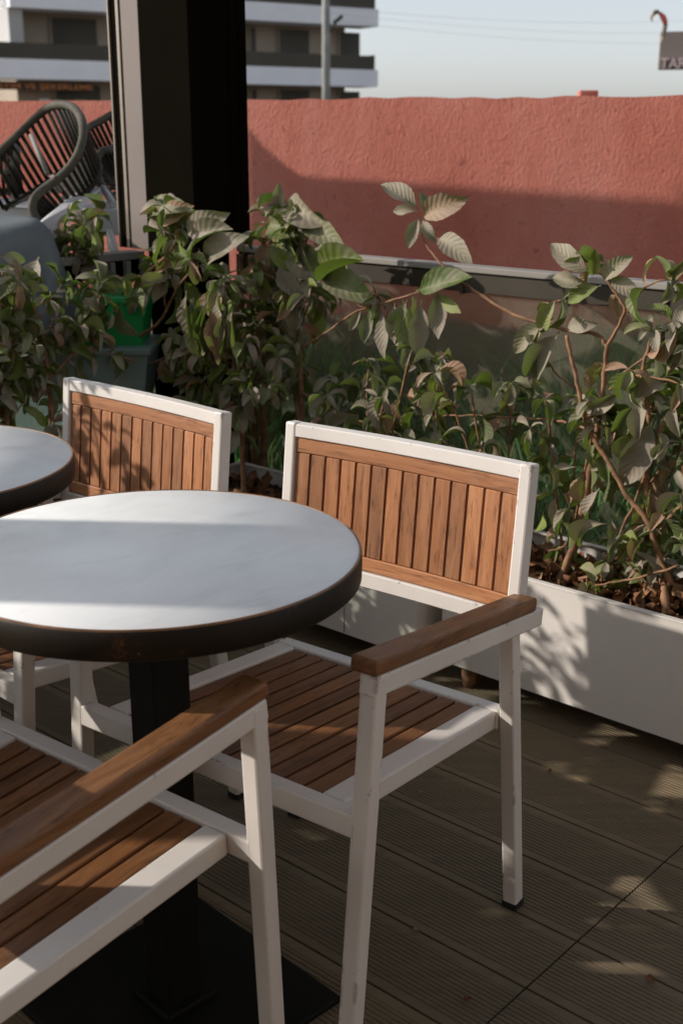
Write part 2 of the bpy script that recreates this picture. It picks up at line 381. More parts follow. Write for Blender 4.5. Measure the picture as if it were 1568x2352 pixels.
# ------------------------------------------------------------------ chair
def xz(y, y0, y1, z0, z1): return z0 + (z1 - z0) * (y - y0) / (y1 - y0)
def make_chair():
    root = empty('armchair')
    wf, wr, D, zf, zr = .2174, .2144, .2307, .4807, .446
    th = .036                                   # seat frame height
    def sz(y): return xz(y, -D, D, zr, zf)
    # seat frame
    m = MB(); rw = .044
    for sgn in (-1, 1):
        a = V((sgn * (wr + rw / 2), -D + .001, sz(-D) - th / 2)); b = V((sgn * (wf + rw / 2), D - .001, sz(D) - th / 2))
        m.bar(a, b, rw, th, Z, .004)
    m.bar(V((-.3045, D + .0152, sz(D + .0152) - th / 2)), V((.3045, D + .0152, sz(D + .0152) - th / 2)), .0292, th + .0016, V((0, -.07, 1)), .003)
    m.bar(V((-.262, -D - .016, sz(-D - .016) - th / 2)), V((.262, -D - .016, sz(-D - .016) - th / 2)), .034, th + .0016, V((0, -.07, 1)), .004)
    m.build('seat_frame', M['white'], root)
    # seat slats
    m = MB(); n = 11; gap = .0060; w2 = 2 * wr - .006
    sw = (w2 - gap * (n - 1)) / n
    for i in range(n):
        x = -w2 / 2 + sw / 2 + i * (sw + gap)
        m.bar(V((x, -D + .003, sz(-D) - .011)), V((x * wf / wr, D - .003, sz(D) - .011)), sw, .014, Z, .0022)
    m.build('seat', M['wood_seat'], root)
    # legs and feet
    za_f, za_r = .7404, .6696
    def arm_z(y): return xz(y, -.267, .238, za_r, za_f)
    for sgn in (-1, 1):
        top_f = V((sgn * (.331 - .015), .245 - .015, arm_z(.23) - .034)); bot_f = V((sgn * (.318 - .015), .292 - .015, .012))
        q = MB().bar(bot_f, top_f, .030, .0296, V((0, 1, 0)), .004).build('leg', M['white'], root)
        MB().box(V((bot_f.x, bot_f.y + .0005, .007)), (.0325, .0325, .014), None, .002).build('foot_cap', M['rubber'], q)
        top_r = V((sgn * (.300 - .015), -.198 - .015, arm_z(-.213) - .036)); bot_r = V((sgn * (.287 - .015), -.288 - .015, .012))
        q = MB().bar(bot_r, top_r, .030, .0296, V((0, 1, 0)), .004).build('leg', M['white'], root)
        MB().box(V((bot_r.x, bot_r.y, .007)), (.0325, .0325, .014), None, .002).build('foot_cap', M['rubber'], q)
        # white arm bar and its wooden rest
        af = V((sgn * (.331 - .015), .2465, arm_z(.2465) - .046)); ar = V((sgn * (.305 - .015), -.302, arm_z(-.302) - .046))
        up = V((0, -.14, 1))
        MB().bar(ar, af, .0304, .034, up, .004).build('arm_frame', M['white'], root)
        wf_ = V((sgn * (.333 - .024), .2485, arm_z(.2485) - .0165)); wr_ = V((sgn * (.309 - .024), -.272, arm_z(-.272) - .0165))
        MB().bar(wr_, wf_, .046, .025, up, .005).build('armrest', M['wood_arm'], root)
    # curved back
    hb, sag = .277, .012
    def bp(x, z, off=0.0):       # front face of the back at lateral x and height z
        y = -.286 - (z - .897) * -.104
        y = -.286 + (.897 - z) * .104
        return V((x, y - sag * (1 - (x / hb) ** 2) - off, z))
    def arc_bar(mb, z0, z1, x0, x1, t, n=18, off=0.0):
        vs = []; fs = []
        for i in range(n + 1):
            x = x0 + (x1 - x0) * i / n
            b = .0022
            for (zz, oo) in ((z0 + b, 0), (z1 - b, 0), (z1, b), (z1, t - b), (z1 - b, t), (z0 + b, t), (z0, t - b), (z0, b)):
                vs.append(bp(x, zz, off + oo))
        for i in range(n):
            for k in range(8):
                fs.append((i * 8 + k, i * 8 + (k + 1) % 8, (i + 1) * 8 + (k + 1) % 8, (i + 1) * 8 + k))
        fs.append(tuple(range(7, -1, -1))); fs.append(tuple(n * 8 + k for k in range(8)))
        mb.add(vs, fs)
    m = MB()
    zb, zt, ft = .598, .897, .030
    arc_bar(m, zt - .0275, zt - .0015, -hb + .024, hb - .024, .026)
    arc_bar(m, zb, zb + .030, -hb + .024, hb - .024, .026)
    for sgn in (-1, 1):
        x = sgn * (hb - .0125)
        a = bp(x, zb - .012); b = bp(x, zt)
        m.bar(a - V((0, .014, 0)), b - V((0, .014, 0)), .025, ft, V((0, 1, 0)), .004)
    bf = m.build('backrest_frame', M['white'], root)
    wz0, wz1, wx = zb + .0315, zt - .029, hb - .026
    m = MB(); arc_bar(m, wz1 - .029, wz1, -wx, wx, .016, off=.004); arc_bar(m, wz0, wz0 + .027, -wx, wx, .016, off=.004)
    m.build('backrest_rail', M['wood_rail'], root)
    m = MB(); n = 14; gap = .0060; sw = (2 * wx - .002 - gap * (n - 1)) / n
    for i in range(n):
        x0 = -wx + .001 + i * (sw + gap)
        arc_bar(m, wz0 + .0275, wz1 - .0295, x0, x0 + sw, .013, 2, .0055)
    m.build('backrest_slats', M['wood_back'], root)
    return root

CH_GROUP = 'white framed teak slat armchairs'
proto = make_chair()
def place_chair(o, u, v, rot, away, label):
    d = D2 if away else -D2
    r = R(rot); c, s = math.cos(-r), math.sin(-r)
    fw = V((d.x * c - d.y * s, d.x * s + d.y * c, 0))
    o.location = W(u, v, .0); o.rotation_euler = (0, 0, math.atan2(-fw.x, fw.y))
    tag(o, label, 'chair', CH_GROUP)
place_chair(proto, 1.3472, 1.420, -4.28, False, 'white and teak armchair with its whole backrest in the sun, right of the round table')
cB = copy_tree(proto); place_chair(cB, 2.0745, 1.3692, .94, False, 'white and teak armchair with twig shadows on its backrest, behind the two tables')
cC = copy_tree(proto); place_chair(cC, 1.3831, .7865, -3.81, True, 'white and teak armchair cut off at lower left, its armrest half sunlit')
cD = copy_tree(proto); place_chair(cD, 2.26, .72, 3.0, True, 'white and teak armchair added out of view at the left to shade the deck')  # unseen chair, put in for the shade it throws on the floor

# ------------------------------------------------------------------ tables
TZ = .8375
def make_table():
    r = .321; root = empty('round_table')
    MB().lathe([(0, 0.0), (r - .004, 0), (r - .0035, -.001)], 128, (0, 0, TZ - .0008)).build('table_top', M['table'], root)
    MB().lathe([(r - .0036, -.004), (r - .0032, .0006), (r - .0012, .0010), (r - .0006, .0002), (r - .0006, -.004)], 128, (0, 0, TZ - .0008)).build('edge_trim', M['rust_edge'], root)
    MB().lathe([(r - .0005, -.003), (r + .0008, -.0045), (r + .0012, -.024), (r + .0006, -.043), (r - .003, -.046), (r - .012, -.046), (.03, -.040), (0, -.040)], 128, (0, 0, TZ)).build('rim', M['rim'], root)
    m = MB(); m.box((0, 0, (TZ - .046) / 2 + .006), (.070, .070, TZ - .058), None, .004)
    m.box((0, 0, .020), (.105, .105, .012), None, .003)
    m.build('stem', M['stem'], root)
    MB().box((-.0, 0, .007), (.41, .41, .014), None, .004).build('base_plate', M['stem'], root)
    return root
tabA = make_table(); tabA.location = V((-.290, 1.757, 0)); tabA.rotation_euler.z = R(48.4 - 90 + 90 - 4)
tag(tabA, 'nearest round white topped table with a shadow band across it and a rusty black rim', 'table', 'round pedestal tables')
tabB = copy_tree(tabA); tabB.location = V((-.848, 2.272, 0)); tabB.rotation_euler.z = R(20)
tag(tabB, 'evenly sunlit round white topped table cut off by the left edge', 'table', 'round pedestal tables')

# ------------------------------------------------------------------ deck floor (ribbed planks, real grooves)
def make_floor():
    m = MB(); PW = .173; v0 = 1.728 - PW * 20; prof = []
    k = 0; v = v0; vend = 2.93
    while v < vend:
        e = PW
        prof += [(v + .0000, -.008), (v + .0034, -.008), (v + .0040, -.0004), (v + .0046, 0)]
        near = v > .85 and v < 2.75
        if near:
            rp = .0105; n = 12; s = v + (PW - rp * n) / 2
            prof.append((s - .0006, 0))
            for i in range(n):
                a = s + i * rp
                prof += [(a, -.0019), (a + .0034, -.0019), (a + .0042, 0), (a + rp - .0008, 0)]
            prof.append((s + n * rp, -.0019)); prof.append((s + n * rp + .0008, 0))
        prof += [(v + PW - .0022, 0), (v + PW - .0010, -.0006)]
        v += PW
    # three lengths of plank along the deck, butted at u = 0.945
    for (u0, u1) in ((-4.0, -1.459), (-1.457, .9435), (.9465, 3.34)):
        vs = []; fs = []
        for (q, z) in prof: vs += [W(u0, q, z), W(u1, q, z)]
        for i in range(len(prof) - 1): fs.append((2 * i, 2 * i + 1, 2 * i + 3, 2 * i + 2))
        m.add(vs, fs)
    o = m.build('floor', M['deck']); tag(o, 'brown ribbed composite deck boards', None, None, 'structure')
make_floor()
g = MB(); S = 160
g.add([V((-S, -S, -.012)), V((S, -S, -.012)), V((S, S, -.012)), V((-S, S, -.012))], [(0, 1, 2, 3)])
tag(g.build('ground', M['ground']), 'bare brown yard ground beyond the deck', None, None, 'structure')

# ------------------------------------------------------------------ planters
def planter(name, uc, vc, lu, lv, label, z0=.075, z1=.372, seam=()):
    root = empty('planter', W(uc, vc), -A1 + math.pi / 2)    # local x along D1
    root.rotation_euler.z = math.atan2(D1.y, D1.x)
    tag(root, label, 'planter', 'long white metal planters')
    t = .004; rim = .016; m = MB()
    hx, hy, zc, hz = lu / 2, lv / 2, (z0 + z1) / 2, (z1 - z0)
    for s in (-1, 1):
        m.box((0, s * (hy - t / 2), zc), (lu, t, hz), None, .0)
        m.box((s * (hx - t / 2), 0, zc), (t, lv - 2 * t, hz), None, .0)
        m.box((0, s * (hy - rim / 2), z1 + .0025), (lu + .002, rim + .002, .005), None, .0015)
        m.box((s * (hx - rim / 2), 0, z1 + .0025), (rim, lv - 2 * rim - .003, .005), None, .0015)
    m.box((0, 0, z0 + .003), (lu - 2 * t, lv - 2 * t, .004))
    m.build('box', M['planter'], root)
    for x in seam:
        MB().box((x, hy + .0006, zc), (.0016, .002, hz * .97)).build('seam', M['grey_strip'], root)
        MB().lathe([(0, 0), (.004, 0)], 10, (x + .008, hy + .0012, z1 - .04)).build('rivet', M['rubber'], root)
    m = MB(); nx, ny = 60, 8; vs = []; fs = []
    rr = random.Random(int(lu * 100) + int(uc * 10))
    for i in range(nx + 1):
        for j in range(ny + 1):
            vs.append(V(((i / nx - .5) * (lu - .012), (j / ny - .5) * (lv - .012), z1 - .045 + rr.uniform(-.012, .012))))
    for i in range(nx):
        for j in range(ny):
            a = i * (ny + 1) + j; fs.append((a, a + ny + 1, a + ny + 2, a + 1))
    m.add(vs, fs, None, True); m.build('soil', M['soil'], root)
    for x in (-hx + .12, hx - .06):
        for y in (-hy + .05, hy - .05):
            MB().lathe([(.0, z0), (.020, z0), (.022, z0 - .01), (.022, .03), (.016, .0), (0, 0)], 16, (x, y, 0)).build('foot', M['bark'], root)
    return root
PL2 = planter('p', .62, 2.61, 2.36, .35, 'long white planter at the right with dappled light on its front', seam=())
PL1 = planter('p', 2.38, 2.575, 1.04, .35, 'white planter with a riveted seam behind the sunlit armchair', seam=(-.26,))
PL3 = planter('p', 3.02, 1.02, .34, 2.66, 'white planter along the left glass railing, mostly hidden by the chairs')
PL4 = planter('p', 3.02, -1.45, .34, 2.1, 'white planter along the left railing outside the picture')

# ------------------------------------------------------------------ foliage helpers
def leaf(mb, base, d, up, L, Wd, droop=.8, fold=.35, twist=0.0, curl=0.0):
    d = V(d).normalized(); sd = d.cross(V(up))
    if sd.length < 1e-4: sd = d.orthogonal()
    sd.normalize(); nrm = sd.cross(d).normalized()
    if twist: 
        q = Matrix.Rotation(twist, 3, d); sd = q @ sd; nrm = q @ nrm
    n = 11; vs = []; uvs = []
    # petiole then blade
    p = V(base); ang = 0.0; t_prev = 0
    cur = d.copy(); cn = nrm.copy()
    pts = []
    for i in range(n + 1):
        t = i / n
        pts.append((p.copy(), cur.copy(), cn.copy(), t))
        step = L / n
        q = Matrix.Rotation(-droop / n, 3, sd)
        cur = q @ cur; cn = q @ cn
        p = p + cur * step
    tw_ = (math.sin(base[0] * 917 + base[2] * 631 + L * 4000) ) * 1.1
    for (p, c, nn, t) in pts:
        q = Matrix.Rotation(tw_ * t * t, 3, c); sd_l = q @ sd; nn = q @ nn
        if t < .10: w = .035 * Wd
        else:
            s = (t - .10) / .90
            w = Wd * .5 * (math.sin(math.pi * s ** .93) ** .88 if 0 < s < 1 else 0) + .0006
        up_ = fold * w * (1 + .5 * math.sin(t * 5 + L * 700))
        cu = curl * w * math.sin(t * 9 + twist)
        e1 = 1 + .045 * math.sin(t * 23 + L * 900); e2 = 1 + .045 * math.sin(t * 19 + L * 1300)
        vs += [p - sd_l * w * e1 + nn * (up_ + cu), p - sd_l * w * .5 + nn * up_ * .42, p, p + sd_l * w * .5 + nn * up_ * .42, p + sd_l * w * e2 + nn * (up_ - cu)]
    fs = []; us = []
    xs = (-1, -.5, 0, .5, 1)
    for i in range(n):
        for k in range(4):
            fs.append((i * 5 + k, i * 5 + k + 1, (i + 1) * 5 + k + 1, (i + 1) * 5 + k))
            us.append([(xs[k], i / n), (xs[k + 1], i / n), (xs[k + 1], (i + 1) / n), (xs[k], (i + 1) / n)])
    mb.add(vs, fs, us, True)

def smooth_path(pts, n=6):
    out = []; P = [V(p) for p in pts]
    for i in range(len(P) - 1):
        p0 = P[max(i - 1, 0)]; p1 = P[i]; p2 = P[i + 1]; p3 = P[min(i + 2, len(P) - 1)]
        for k in range(n):
            t = k / n
            out.append(.5 * ((2 * p1) + (p2 - p0) * t + (2 * p0 - 5 * p1 + 4 * p2 - p3) * t * t + (3 * p1 - p0 - 3 * p2 + p3) * t ** 3))
    out.append(P[-1]); return out

class Shrub:
    def __init__(s, label, seed, group='leafy shrubs in the planters'):
        s.rg = random.Random(seed); s.st = MB(); s.fo = MB(); s.label = label; s.group = group; s.first = None; s.k = {11: .5, 12: .6, 16: 1.0, 17: 1.0}.get(seed, 1.35 if seed < 20 else 1.2)
    def stem(s, pts, r0, r1, leaves=0, tw=0, twl=.12, bare=.3, jit=.0018, tip=True):
        rg = s.rg; P = smooth_path(pts, 6)
        P = [p + V((rg.uniform(-jit, jit), rg.uniform(-jit, jit), rg.uniform(-jit, jit))) for p in P]
        if s.first is None: s.first = P[0].copy()
        n = len(P); rad = []
        for i in range(n):
            r = r0 + (r1 - r0) * i / (n - 1)
            rad.append(r * 1.02 * (1.22 if i % 4 == 2 else 1.0))       # swollen nodes
        s.st.tube(P, rad, 7)
        def dirat(i): return (P[min(i + 1, n - 1)] - P[max(i - 1, 0)]).normalized()
        for k in range(int(leaves * s.k)):
            i = int(n * (bare + (1 - bare) * rg.random())); i = min(i, n - 1)
            s.rleaf(P[i], dirat(i))
        for k in range(int(tw * s.k + .4)):
            i = min(n - 1, int(n * (bare + (1 - bare) * rg.random()))); d = dirat(i)
            a = rg.uniform(0, 2 * math.pi); o = d.orthogonal().normalized(); o = Matrix.Rotation(a, 3, d) @ o
            s.twig(P[i], (d * .6 + o * 1.0 + Z * rg.uniform(-.1, .7)).normalized(), twl * rg.uniform(.6, 1.3), max(.0012, r1 * .8))
        if tip: s.whorl(P[-1], dirat(n - 1), rg.randint(5, 7))
        return P
    def twig(s, p, d, L, r):
        rg = s.rg; pts = [V(p)]; c = V(p); dd = V(d)
        for k in range(4):
            dd = (dd + V((rg.uniform(-.25, .25), rg.uniform(-.25, .25), rg.uniform(-.15, .2)))).normalized()
            c = c + dd * L / 4; pts.append(c.copy())
        s.st.tube(pts, [r, r * .9, r * .8, r * .7, r * .6], 5)
        for k in (1, 2, 3):
            if rg.random() < .75: s.rleaf(pts[k], dd)
        s.whorl(pts[-1], dd, rg.randint(3, 6))
    def rleaf(s, p, d, L=None, out=None, droop=None):
        rg = s.rg; d = V(d)
        a = rg.uniform(0, 2 * math.pi); o = Matrix.Rotation(a, 3, d) @ d.orthogonal().normalized()
        dr = (o * 1.0 + d * rg.uniform(-.1, .6) + Z * rg.uniform(-1.5, .1)).normalized()
        L = L or rg.uniform(.052, .112)
        leaf(s.fo, p, dr, Z + V((rg.uniform(-.5, .5), rg.uniform(-.5, .5), 0)), L, L * rg.uniform(.28, .42), rg.uniform(.4, 1.9), rg.uniform(.3, 1.7), rg.uniform(-.6, .6), rg.uniform(.05, .35))
    def whorl(s, p, d, n):
        rg = s.rg; d = V(d); a0 = rg.uniform(0, 6)
        for k in range(n):
            a = a0 + k * 2.4; o = Matrix.Rotation(a, 3, d) @ d.orthogonal().normalized()
            dr = (o + d * rg.uniform(.1, .9) + Z * rg.uniform(-.5, .3)).normalized(); L = rg.uniform(.045, .09)
            leaf(s.fo, p, dr, Z + d * .4, L, L * rg.uniform(.28, .42), rg.uniform(.5, 1.9), rg.uniform(.3, 1.5), rg.uniform(-.4, .4), rg.uniform(0, .2))
    def hero(s, b, t, up=None, wd=.40, droop=.7, fold=.35, twist=0.0):
        b = V(b); t = V(t); L = (t - b).length * (1 + droop * droop / 24)
        d = (t - b).normalized(); up = V(up) if up is not None else Z
        sd = d.cross(up).normalized()
        d0 = Matrix.Rotation(droop / 2, 3, sd) @ d
        leaf(s.fo, b, d0, up, L, L * wd, droop, fold, twist, .08)
    def build(s):
        base = s.first if s.first else V((0, 0, 0))
        root = empty('shrub', base); tag(root, s.label, 'shrub', s.group)
        for mb, nm, mt in ((s.st, 'stem', M['bark']), (s.fo, 'foliage', M['leaf'])):
            mb.v = [tuple(V(p) - base) for p in mb.v]; mb.build(nm, mt, root)
        return root

VV = 2.60
def pv(lst, v=VV): return [on_v(q[0], q[1], q[2] if len(q) > 2 else v) for q in lst]
TC = V((-.25, -.9, .35))     # towards the viewer and a little up: blade faces this way

# right shrub, open with long bare branches
s = Shrub('open shrub with bare orange brown branches at the right planter', 11)
s.stem(pv([(1272, 1352, 2.55), (1318, 1255), (1345, 1130), (1368, 1000), (1383, 900), (1393, 790)]), .0105, .0055, 4, 2, .09, .2, tip=False)
s.stem(pv([(1393, 795), (1432, 720), (1418, 680), (1388, 640), (1362, 612)]), .0042, .0026, 3, 1, .05, .5)
s.stem(pv([(1390, 792), (1368, 768), (1308, 760), (1262, 748), (1180, 722), (1110, 682), (1045, 640)]), .0048, .0036, 0, 0, tip=False)
s.stem(pv([(1045, 640), (1000, 590), (975, 555), (962, 500)]), .0036, .0024, 0, 0, tip=False)
s.stem(pv([(1275, 752), (1255, 735), (1262, 700), (1290, 690)]), .0028, .0018, 4, 1, .05, .3)
s.stem(pv([(1300, 770), (1318, 850), (1335, 930), (1352, 990), (1395, 1060), (1440, 1140), (1482, 1190), (1508, 1260), (1540, 1345)], 2.56), .0045, .007, 3, 2, .09, .3, tip=False)
s.stem(pv([(1345, 985, 2.56), (1290, 968), (1230, 962), (1120, 955), (1010, 955)]), .0032, .0018, 4, 1, .07, .5)
s.stem(pv([(1372, 1000), (1350, 1180), (1300, 1250), (1262, 1265)]), .0028, .0018, 3, 0, .05, .6, tip=False)
s.stem(pv([(1400, 880), (1440, 850), (1505, 800), (1540, 740)]), .0036, .0022, 4, 2, .08, .5)
s.stem(pv([(1398, 895), (1460, 862), (1560, 880)]), .0032, .002, 3, 1, .06, .4)
s.stem(pv([(1330, 895), (1290, 870), (1255, 830), (1232, 790)]), .003, .002, 5, 1, .06, .4)
s.stem(pv([(1440, 718), (1480, 660), (1530, 640)]), .003, .0018, 4, 1, .07, .3)
s.stem(pv([(1360, 1080), (1405, 1010), (1455, 950), (1480, 905)]), .003, .0018, 4, 1, .07, .4)
def H(sh, bx, by, tx, ty, v=VV, dv=-.02, **k): sh.hero(on_v(bx, by, v), on_v(tx, ty, v + dv), **k)
for a in ((962, 484, 882, 412), (972, 500, 1074, 456), (958, 486, 902, 480), (962, 498, 938, 572), (970, 505, 990, 560), (1003, 548, 1093, 590), (985, 490, 962, 440)):
    H(s, *a, up=TC, wd=.38, droop=.9, fold=random.choice((.5, .9, 1.3)), twist=random.uniform(-.3, .3))
for a in ((1358, 628, 1250, 580), (1388, 645, 1438, 570), (1352, 650, 1265, 655), (1380, 655, 1300, 690), (1360, 632, 1380, 575), (1285, 762, 1205, 860), (1262, 745, 1170, 790), (1300, 752, 1370, 745), (1240, 770, 1262, 690), (1400, 640, 1470, 690), (1540, 640, 1570, 590), (1420, 900, 1355, 960), (1455, 930, 1400, 1010), (1500, 960, 1440, 1120), (1470, 980, 1420, 1060), (1560, 760, 1500, 830), (1530, 880, 1440, 905)):
    H(s, *a, up=TC, wd=.38, droop=1.0, fold=random.choice((.5, .9, 1.4)), twist=random.uniform(-.5, .5))
for k in range(12):
    x = random.uniform(1225, 1560); y = random.uniform(860, 1290); s.rleaf(on_v(x, y, random.uniform(2.5, 2.74)), V((0, 0, 1)))
s.build()

s = Shrub('shrub cut off by the right edge with dense grey leaves', 12)
s.stem(pv([(1530, 1405, 2.50), (1515, 1290), (1492, 1200), (1480, 1080), (1490, 960), (1475, 860), (1500, 760)]), .009, .004, 8, 6, .12, .25)
s.stem(pv([(1500, 1240), (1545, 1180), (1600, 1120), (1640, 980)]), .005, .003, 8, 5, .12, .2)
s.stem(pv([(1488, 1050), (1530, 960), (1575, 900), (1590, 800)]), .005, .003, 8, 5, .12, .2)
s.stem(pv([(1480, 1090), (1440, 1190), (1390, 1290)]), .004, .002, 5, 2, .08, .3)
s.stem(pv([(1560, 1300), (1450, 1330), (1365, 1345)], 2.52), .003, .002, 6, 1, .05, .3)
s.stem(pv([(1540, 1395), (1440, 1290), (1420, 1240)], 2.54), .003, .0016, 4, 1, .05, .4)
s.build()

# middle shrub, hanging leaves
s = Shrub('tall middle shrub with hanging leaves left of the long bare branch', 13)
s.stem(pv([(695, 1180, 2.58), (692, 1000), (690, 900), (686, 790), (668, 705), (640, 640)]), .011, .005, 6, 4, .12, .35, tip=False)
s.stem(pv([(640, 640), (615, 600), (608, 560), (622, 515), (640, 470)]), .0035, .002, 5, 2, .05, .3)
s.stem(pv([(668, 705), (700, 655), (735, 640), (770, 660), (860, 682)]), .0032, .0018, 5, 2, .06, .2)
s.stem(pv([(690, 900), (740, 930), (820, 965), (900, 985)]), .0045, .002, 8, 4, .10, .3)
s.stem(pv([(688, 800), (740, 770), (820, 715), (900, 690), (985, 662)]), .0038, .002, 2, 0, .06, .3, tip=False)
s.stem(pv([(686, 790), (640, 750), (600, 730), (575, 700)]), .0036, .002, 7, 3, .07, .3)
s.stem(pv([(668, 705), (690, 610), (705, 550), (700, 520)]), .003, .0018, 5, 2, .06, .3)
for a in ((640, 492, 648, 422), (648, 476, 756, 503), (612, 515, 712, 548), (704, 528, 797, 545), (722, 560, 790, 585), (735, 645, 830, 582), (742, 640, 862, 682), (628, 545, 720, 620), (612, 570, 600, 680), (600, 625, 608, 700), (655, 560, 740, 640), (700, 560, 745, 640), (585, 600, 560, 665), (640, 600, 700, 690), (705, 665, 668, 760)):
    H(s, *a, up=TC, wd=.38, droop=.9, fold=random.choice((.5, .9, 1.3)), twist=random.uniform(-.3, .3))
for a in ((935, 688, 896, 772), (925, 690, 938, 812), (948, 690, 948, 772), (966, 690, 966, 822), (880, 712, 880, 826), (1002, 664, 1020, 778), (1008, 672, 1055, 726), (955, 668, 1080, 622), (850, 705, 838, 790), (905, 696, 915, 790), (830, 712, 800, 760), (860, 700, 812, 690)):
    H(s, *a, up=V((-.5, -.9, -.1)), wd=.36, droop=.35, fold=.5, twist=random.uniform(-.7, .7))
s.build()

s = Shrub('bright green drooping shrub beside the dark pillar', 14)
s.stem(pv([(560, 1180, 2.5), (556, 1000), (548, 880), (520, 760), (505, 690), (520, 650)], 2.5), .008, .003, 14, 8, .12, .2)
s.stem(pv([(552, 940), (590, 880), (600, 820), (585, 760)], 2.5), .004, .002, 12, 6, .10, .1)
s.stem(pv([(552, 1000), (500, 930), (470, 880)], 2.5), .004, .002, 10, 5, .10, .1)
for k in range(16):
    x = 430 + k * 7 + random.uniform(-6, 6); y = 660 + random.uniform(0, 60); H(s, x, y, x + random.uniform(-14, 18), y + random.uniform(95, 130), 2.38, .02, up=V((-.6, -.8, .1)), wd=.38, droop=.3, fold=.5, twist=random.uniform(-.9, .9))
s.build()

s = Shrub('shrub with a forked pale trunk in front of the glass frame', 15)
s.stem(pv([(300, 905, 2.46), (306, 830), (316, 770), (322, 700), (330, 640), (370, 600), (400, 560), (412, 500)], 2.46), .0095, .003, 7, 3, .08, .5)
s.stem(pv([(318, 775), (360, 745), (382, 715), (408, 660), (456, 610)], 2.46), .0055, .003, 2, 1, .05, .6)
s.stem(pv([(316, 770), (250, 700), (180, 640), (170, 580), (190, 520)], 2.40), .0045, .002, 12, 5, .08, .3)
s.stem(pv([(310, 830), (230, 800), (140, 790), (95, 770)], 2.36), .004, .002, 12, 4, .08, .2)
s.stem(pv([(380, 705), (376, 660), (372, 630)], 2.46), .003, .0018, 3, 1, .04, .5)
s.stem(pv([(306, 850), (380, 820), (430, 800)], 2.46), .003, .0018, 8, 3, .07, .3)
for a in ((345, 500, 440, 462), (360, 520, 440, 470), (352, 500, 345, 470), (400, 540, 335, 520), (410, 545, 380, 590), (405, 560, 430, 620), (440, 560, 530, 545), (430, 540, 525, 510), (470, 600, 570, 570), (330, 660, 300, 720), (300, 640, 230, 700), (270, 640, 215, 700), (240, 690, 282, 760), (150, 590, 190, 520), (155, 600, 100, 655), (140, 590, 85, 620), (165, 560, 240, 560), (180, 560, 130, 510), (200, 590, 280, 660)):
    H(s, *a, v=2.46, up=TC, wd=.34, droop=1.0, fold=random.choice((.5, .9, 1.4)), twist=random.uniform(-.4, .4))
s.build()

def pu(lst, u): return [on_u(q[0], q[1], u) for q in lst]
s = Shrub('shrub with dark broad leaves in the corner of the glass railing', 16)
s.stem(pu([(120, 1100), (118, 950), (110, 850), (95, 760), (70, 690), (50, 640)], 2.95), .009, .003, 16, 8, .12, .15)
s.stem(pu([(112, 870), (180, 800), (215, 740), (230, 680)], 2.95), .005, .002, 14, 7, .10, .1)
s.stem(pu([(114, 900), (60, 840), (20, 800)], 2.95), .004, .002, 12, 5, .10, .1)
s.build()
s = Shrub('shrub with curling grey leaves at the left edge above the second table', 17)
s.stem(pu([(20, 1080), (15, 950), (12, 860), (20, 760), (5, 680), (10, 620)], 2.90), .009, .003, 16, 8, .12, .15)
s.stem(pu([(14, 880), (-50, 800), (-80, 720)], 2.90), .005, .003, 12, 6, .12, .1)
for a in ((90, 590, 60, 690), (40, 640, -10, 690), (10, 640, 75, 745), (60, 680, 80, 790), (0, 590, 60, 600)):
    s.hero(on_u(a[0], a[1], 2.88), on_u(a[2], a[3], 2.86), up=TC, wd=.5, droop=.7, fold=.3)
s.build()
# low growth behind the sunlit chair and the right planter
spots = [(2.86, 2.56, .42), (2.45, 2.60, .44), (2.18, 2.55, .52), (1.98, 2.62, .50), (1.72, 2.60, .46), (1.55, 2.64, .46), (1.36, 2.64, .46), (1.12, 2.66, .40), (.92, 2.66, .38)]
lowlab = ['behind the pillar foot', 'behind the shaded end of the far backrest', 'in the gap between the two backrests', 'just left of the sunlit backrest', 'behind the left third of the sunlit backrest', 'behind the middle of the sunlit backrest',
          'behind the right third of the sunlit backrest', 'between the backrest post and the leaning bare trunk', 'behind the crossing bare trunks at the right']
for i, (u, v, h) in enumerate(spots):
    s = Shrub('low bushy green shrub ' + lowlab[i], 30 + i, 'low bushy shrubs')
    rg = s.rg
    for k in range(3):
        du, dv = rg.uniform(-.14, .14), rg.uniform(-.08, .08)
        s.stem([W(u, v, .32), W(u + du * .5, v + dv * .5, .32 + h * .5), W(u + du, v + dv, .32 + h * rg.uniform(.8, 1.1))], .005, .0022, 6, 2, .11, .15)
    s.build()

# unseen part of the planting, along the left railing: it dapples the deck
for i, (v, h) in enumerate([(1.75, .60), (1.2, .68), (.7, .74), (.25, .80), (-.15, .80), (-.95, .9), (-1.4, .86), (-1.95, .84)]):
    s = Shrub('shrub number in the left railing planter', 60 + i, 'leafy shrubs along the left railing'); rg = s.rg
    s.label = ['shrub left of the frame nearest the corner planter shrubs', 'second shrub past the left edge along the left railing', 'third shrub past the left edge along the left railing', 'fourth shrub past the left edge along the left railing',
               'shrub just before the second pillar on the left railing', 'shrub just behind the second pillar on the left railing', 'sixth shrub past the left edge behind the camera side', 'last shrub of the left railing planter'][i]
    for k in range(6):
        du, dv = rg.uniform(-.16, .16), rg.uniform(-.26, .26)
        s.stem([W(3.02, v, .32), W(3.02 + du * .5, v + dv * .5, .32 + h * .5), W(3.02 + du, v + dv, .32 + h * rg.uniform(.75, 1.1))], .006, .0025, 18, 9, .14, .12)
    s.build()

s = Shrub('thin tall shoot on the left railing planter that shadows the far backrest', 80, 'leafy shrubs along the left railing')
s.stem([W(3.02, 1.02, .32), W(3.0, 1.0, .8), W(2.98, .98, 1.22)], .006, .003, 3, 2, .06, .6)
s.stem([W(3.0, 1.0, .8), W(2.97, 1.06, 1.1), W(2.96, 1.14, 1.28)], .005, .003, 3, 1, .06, .6)
s.build()
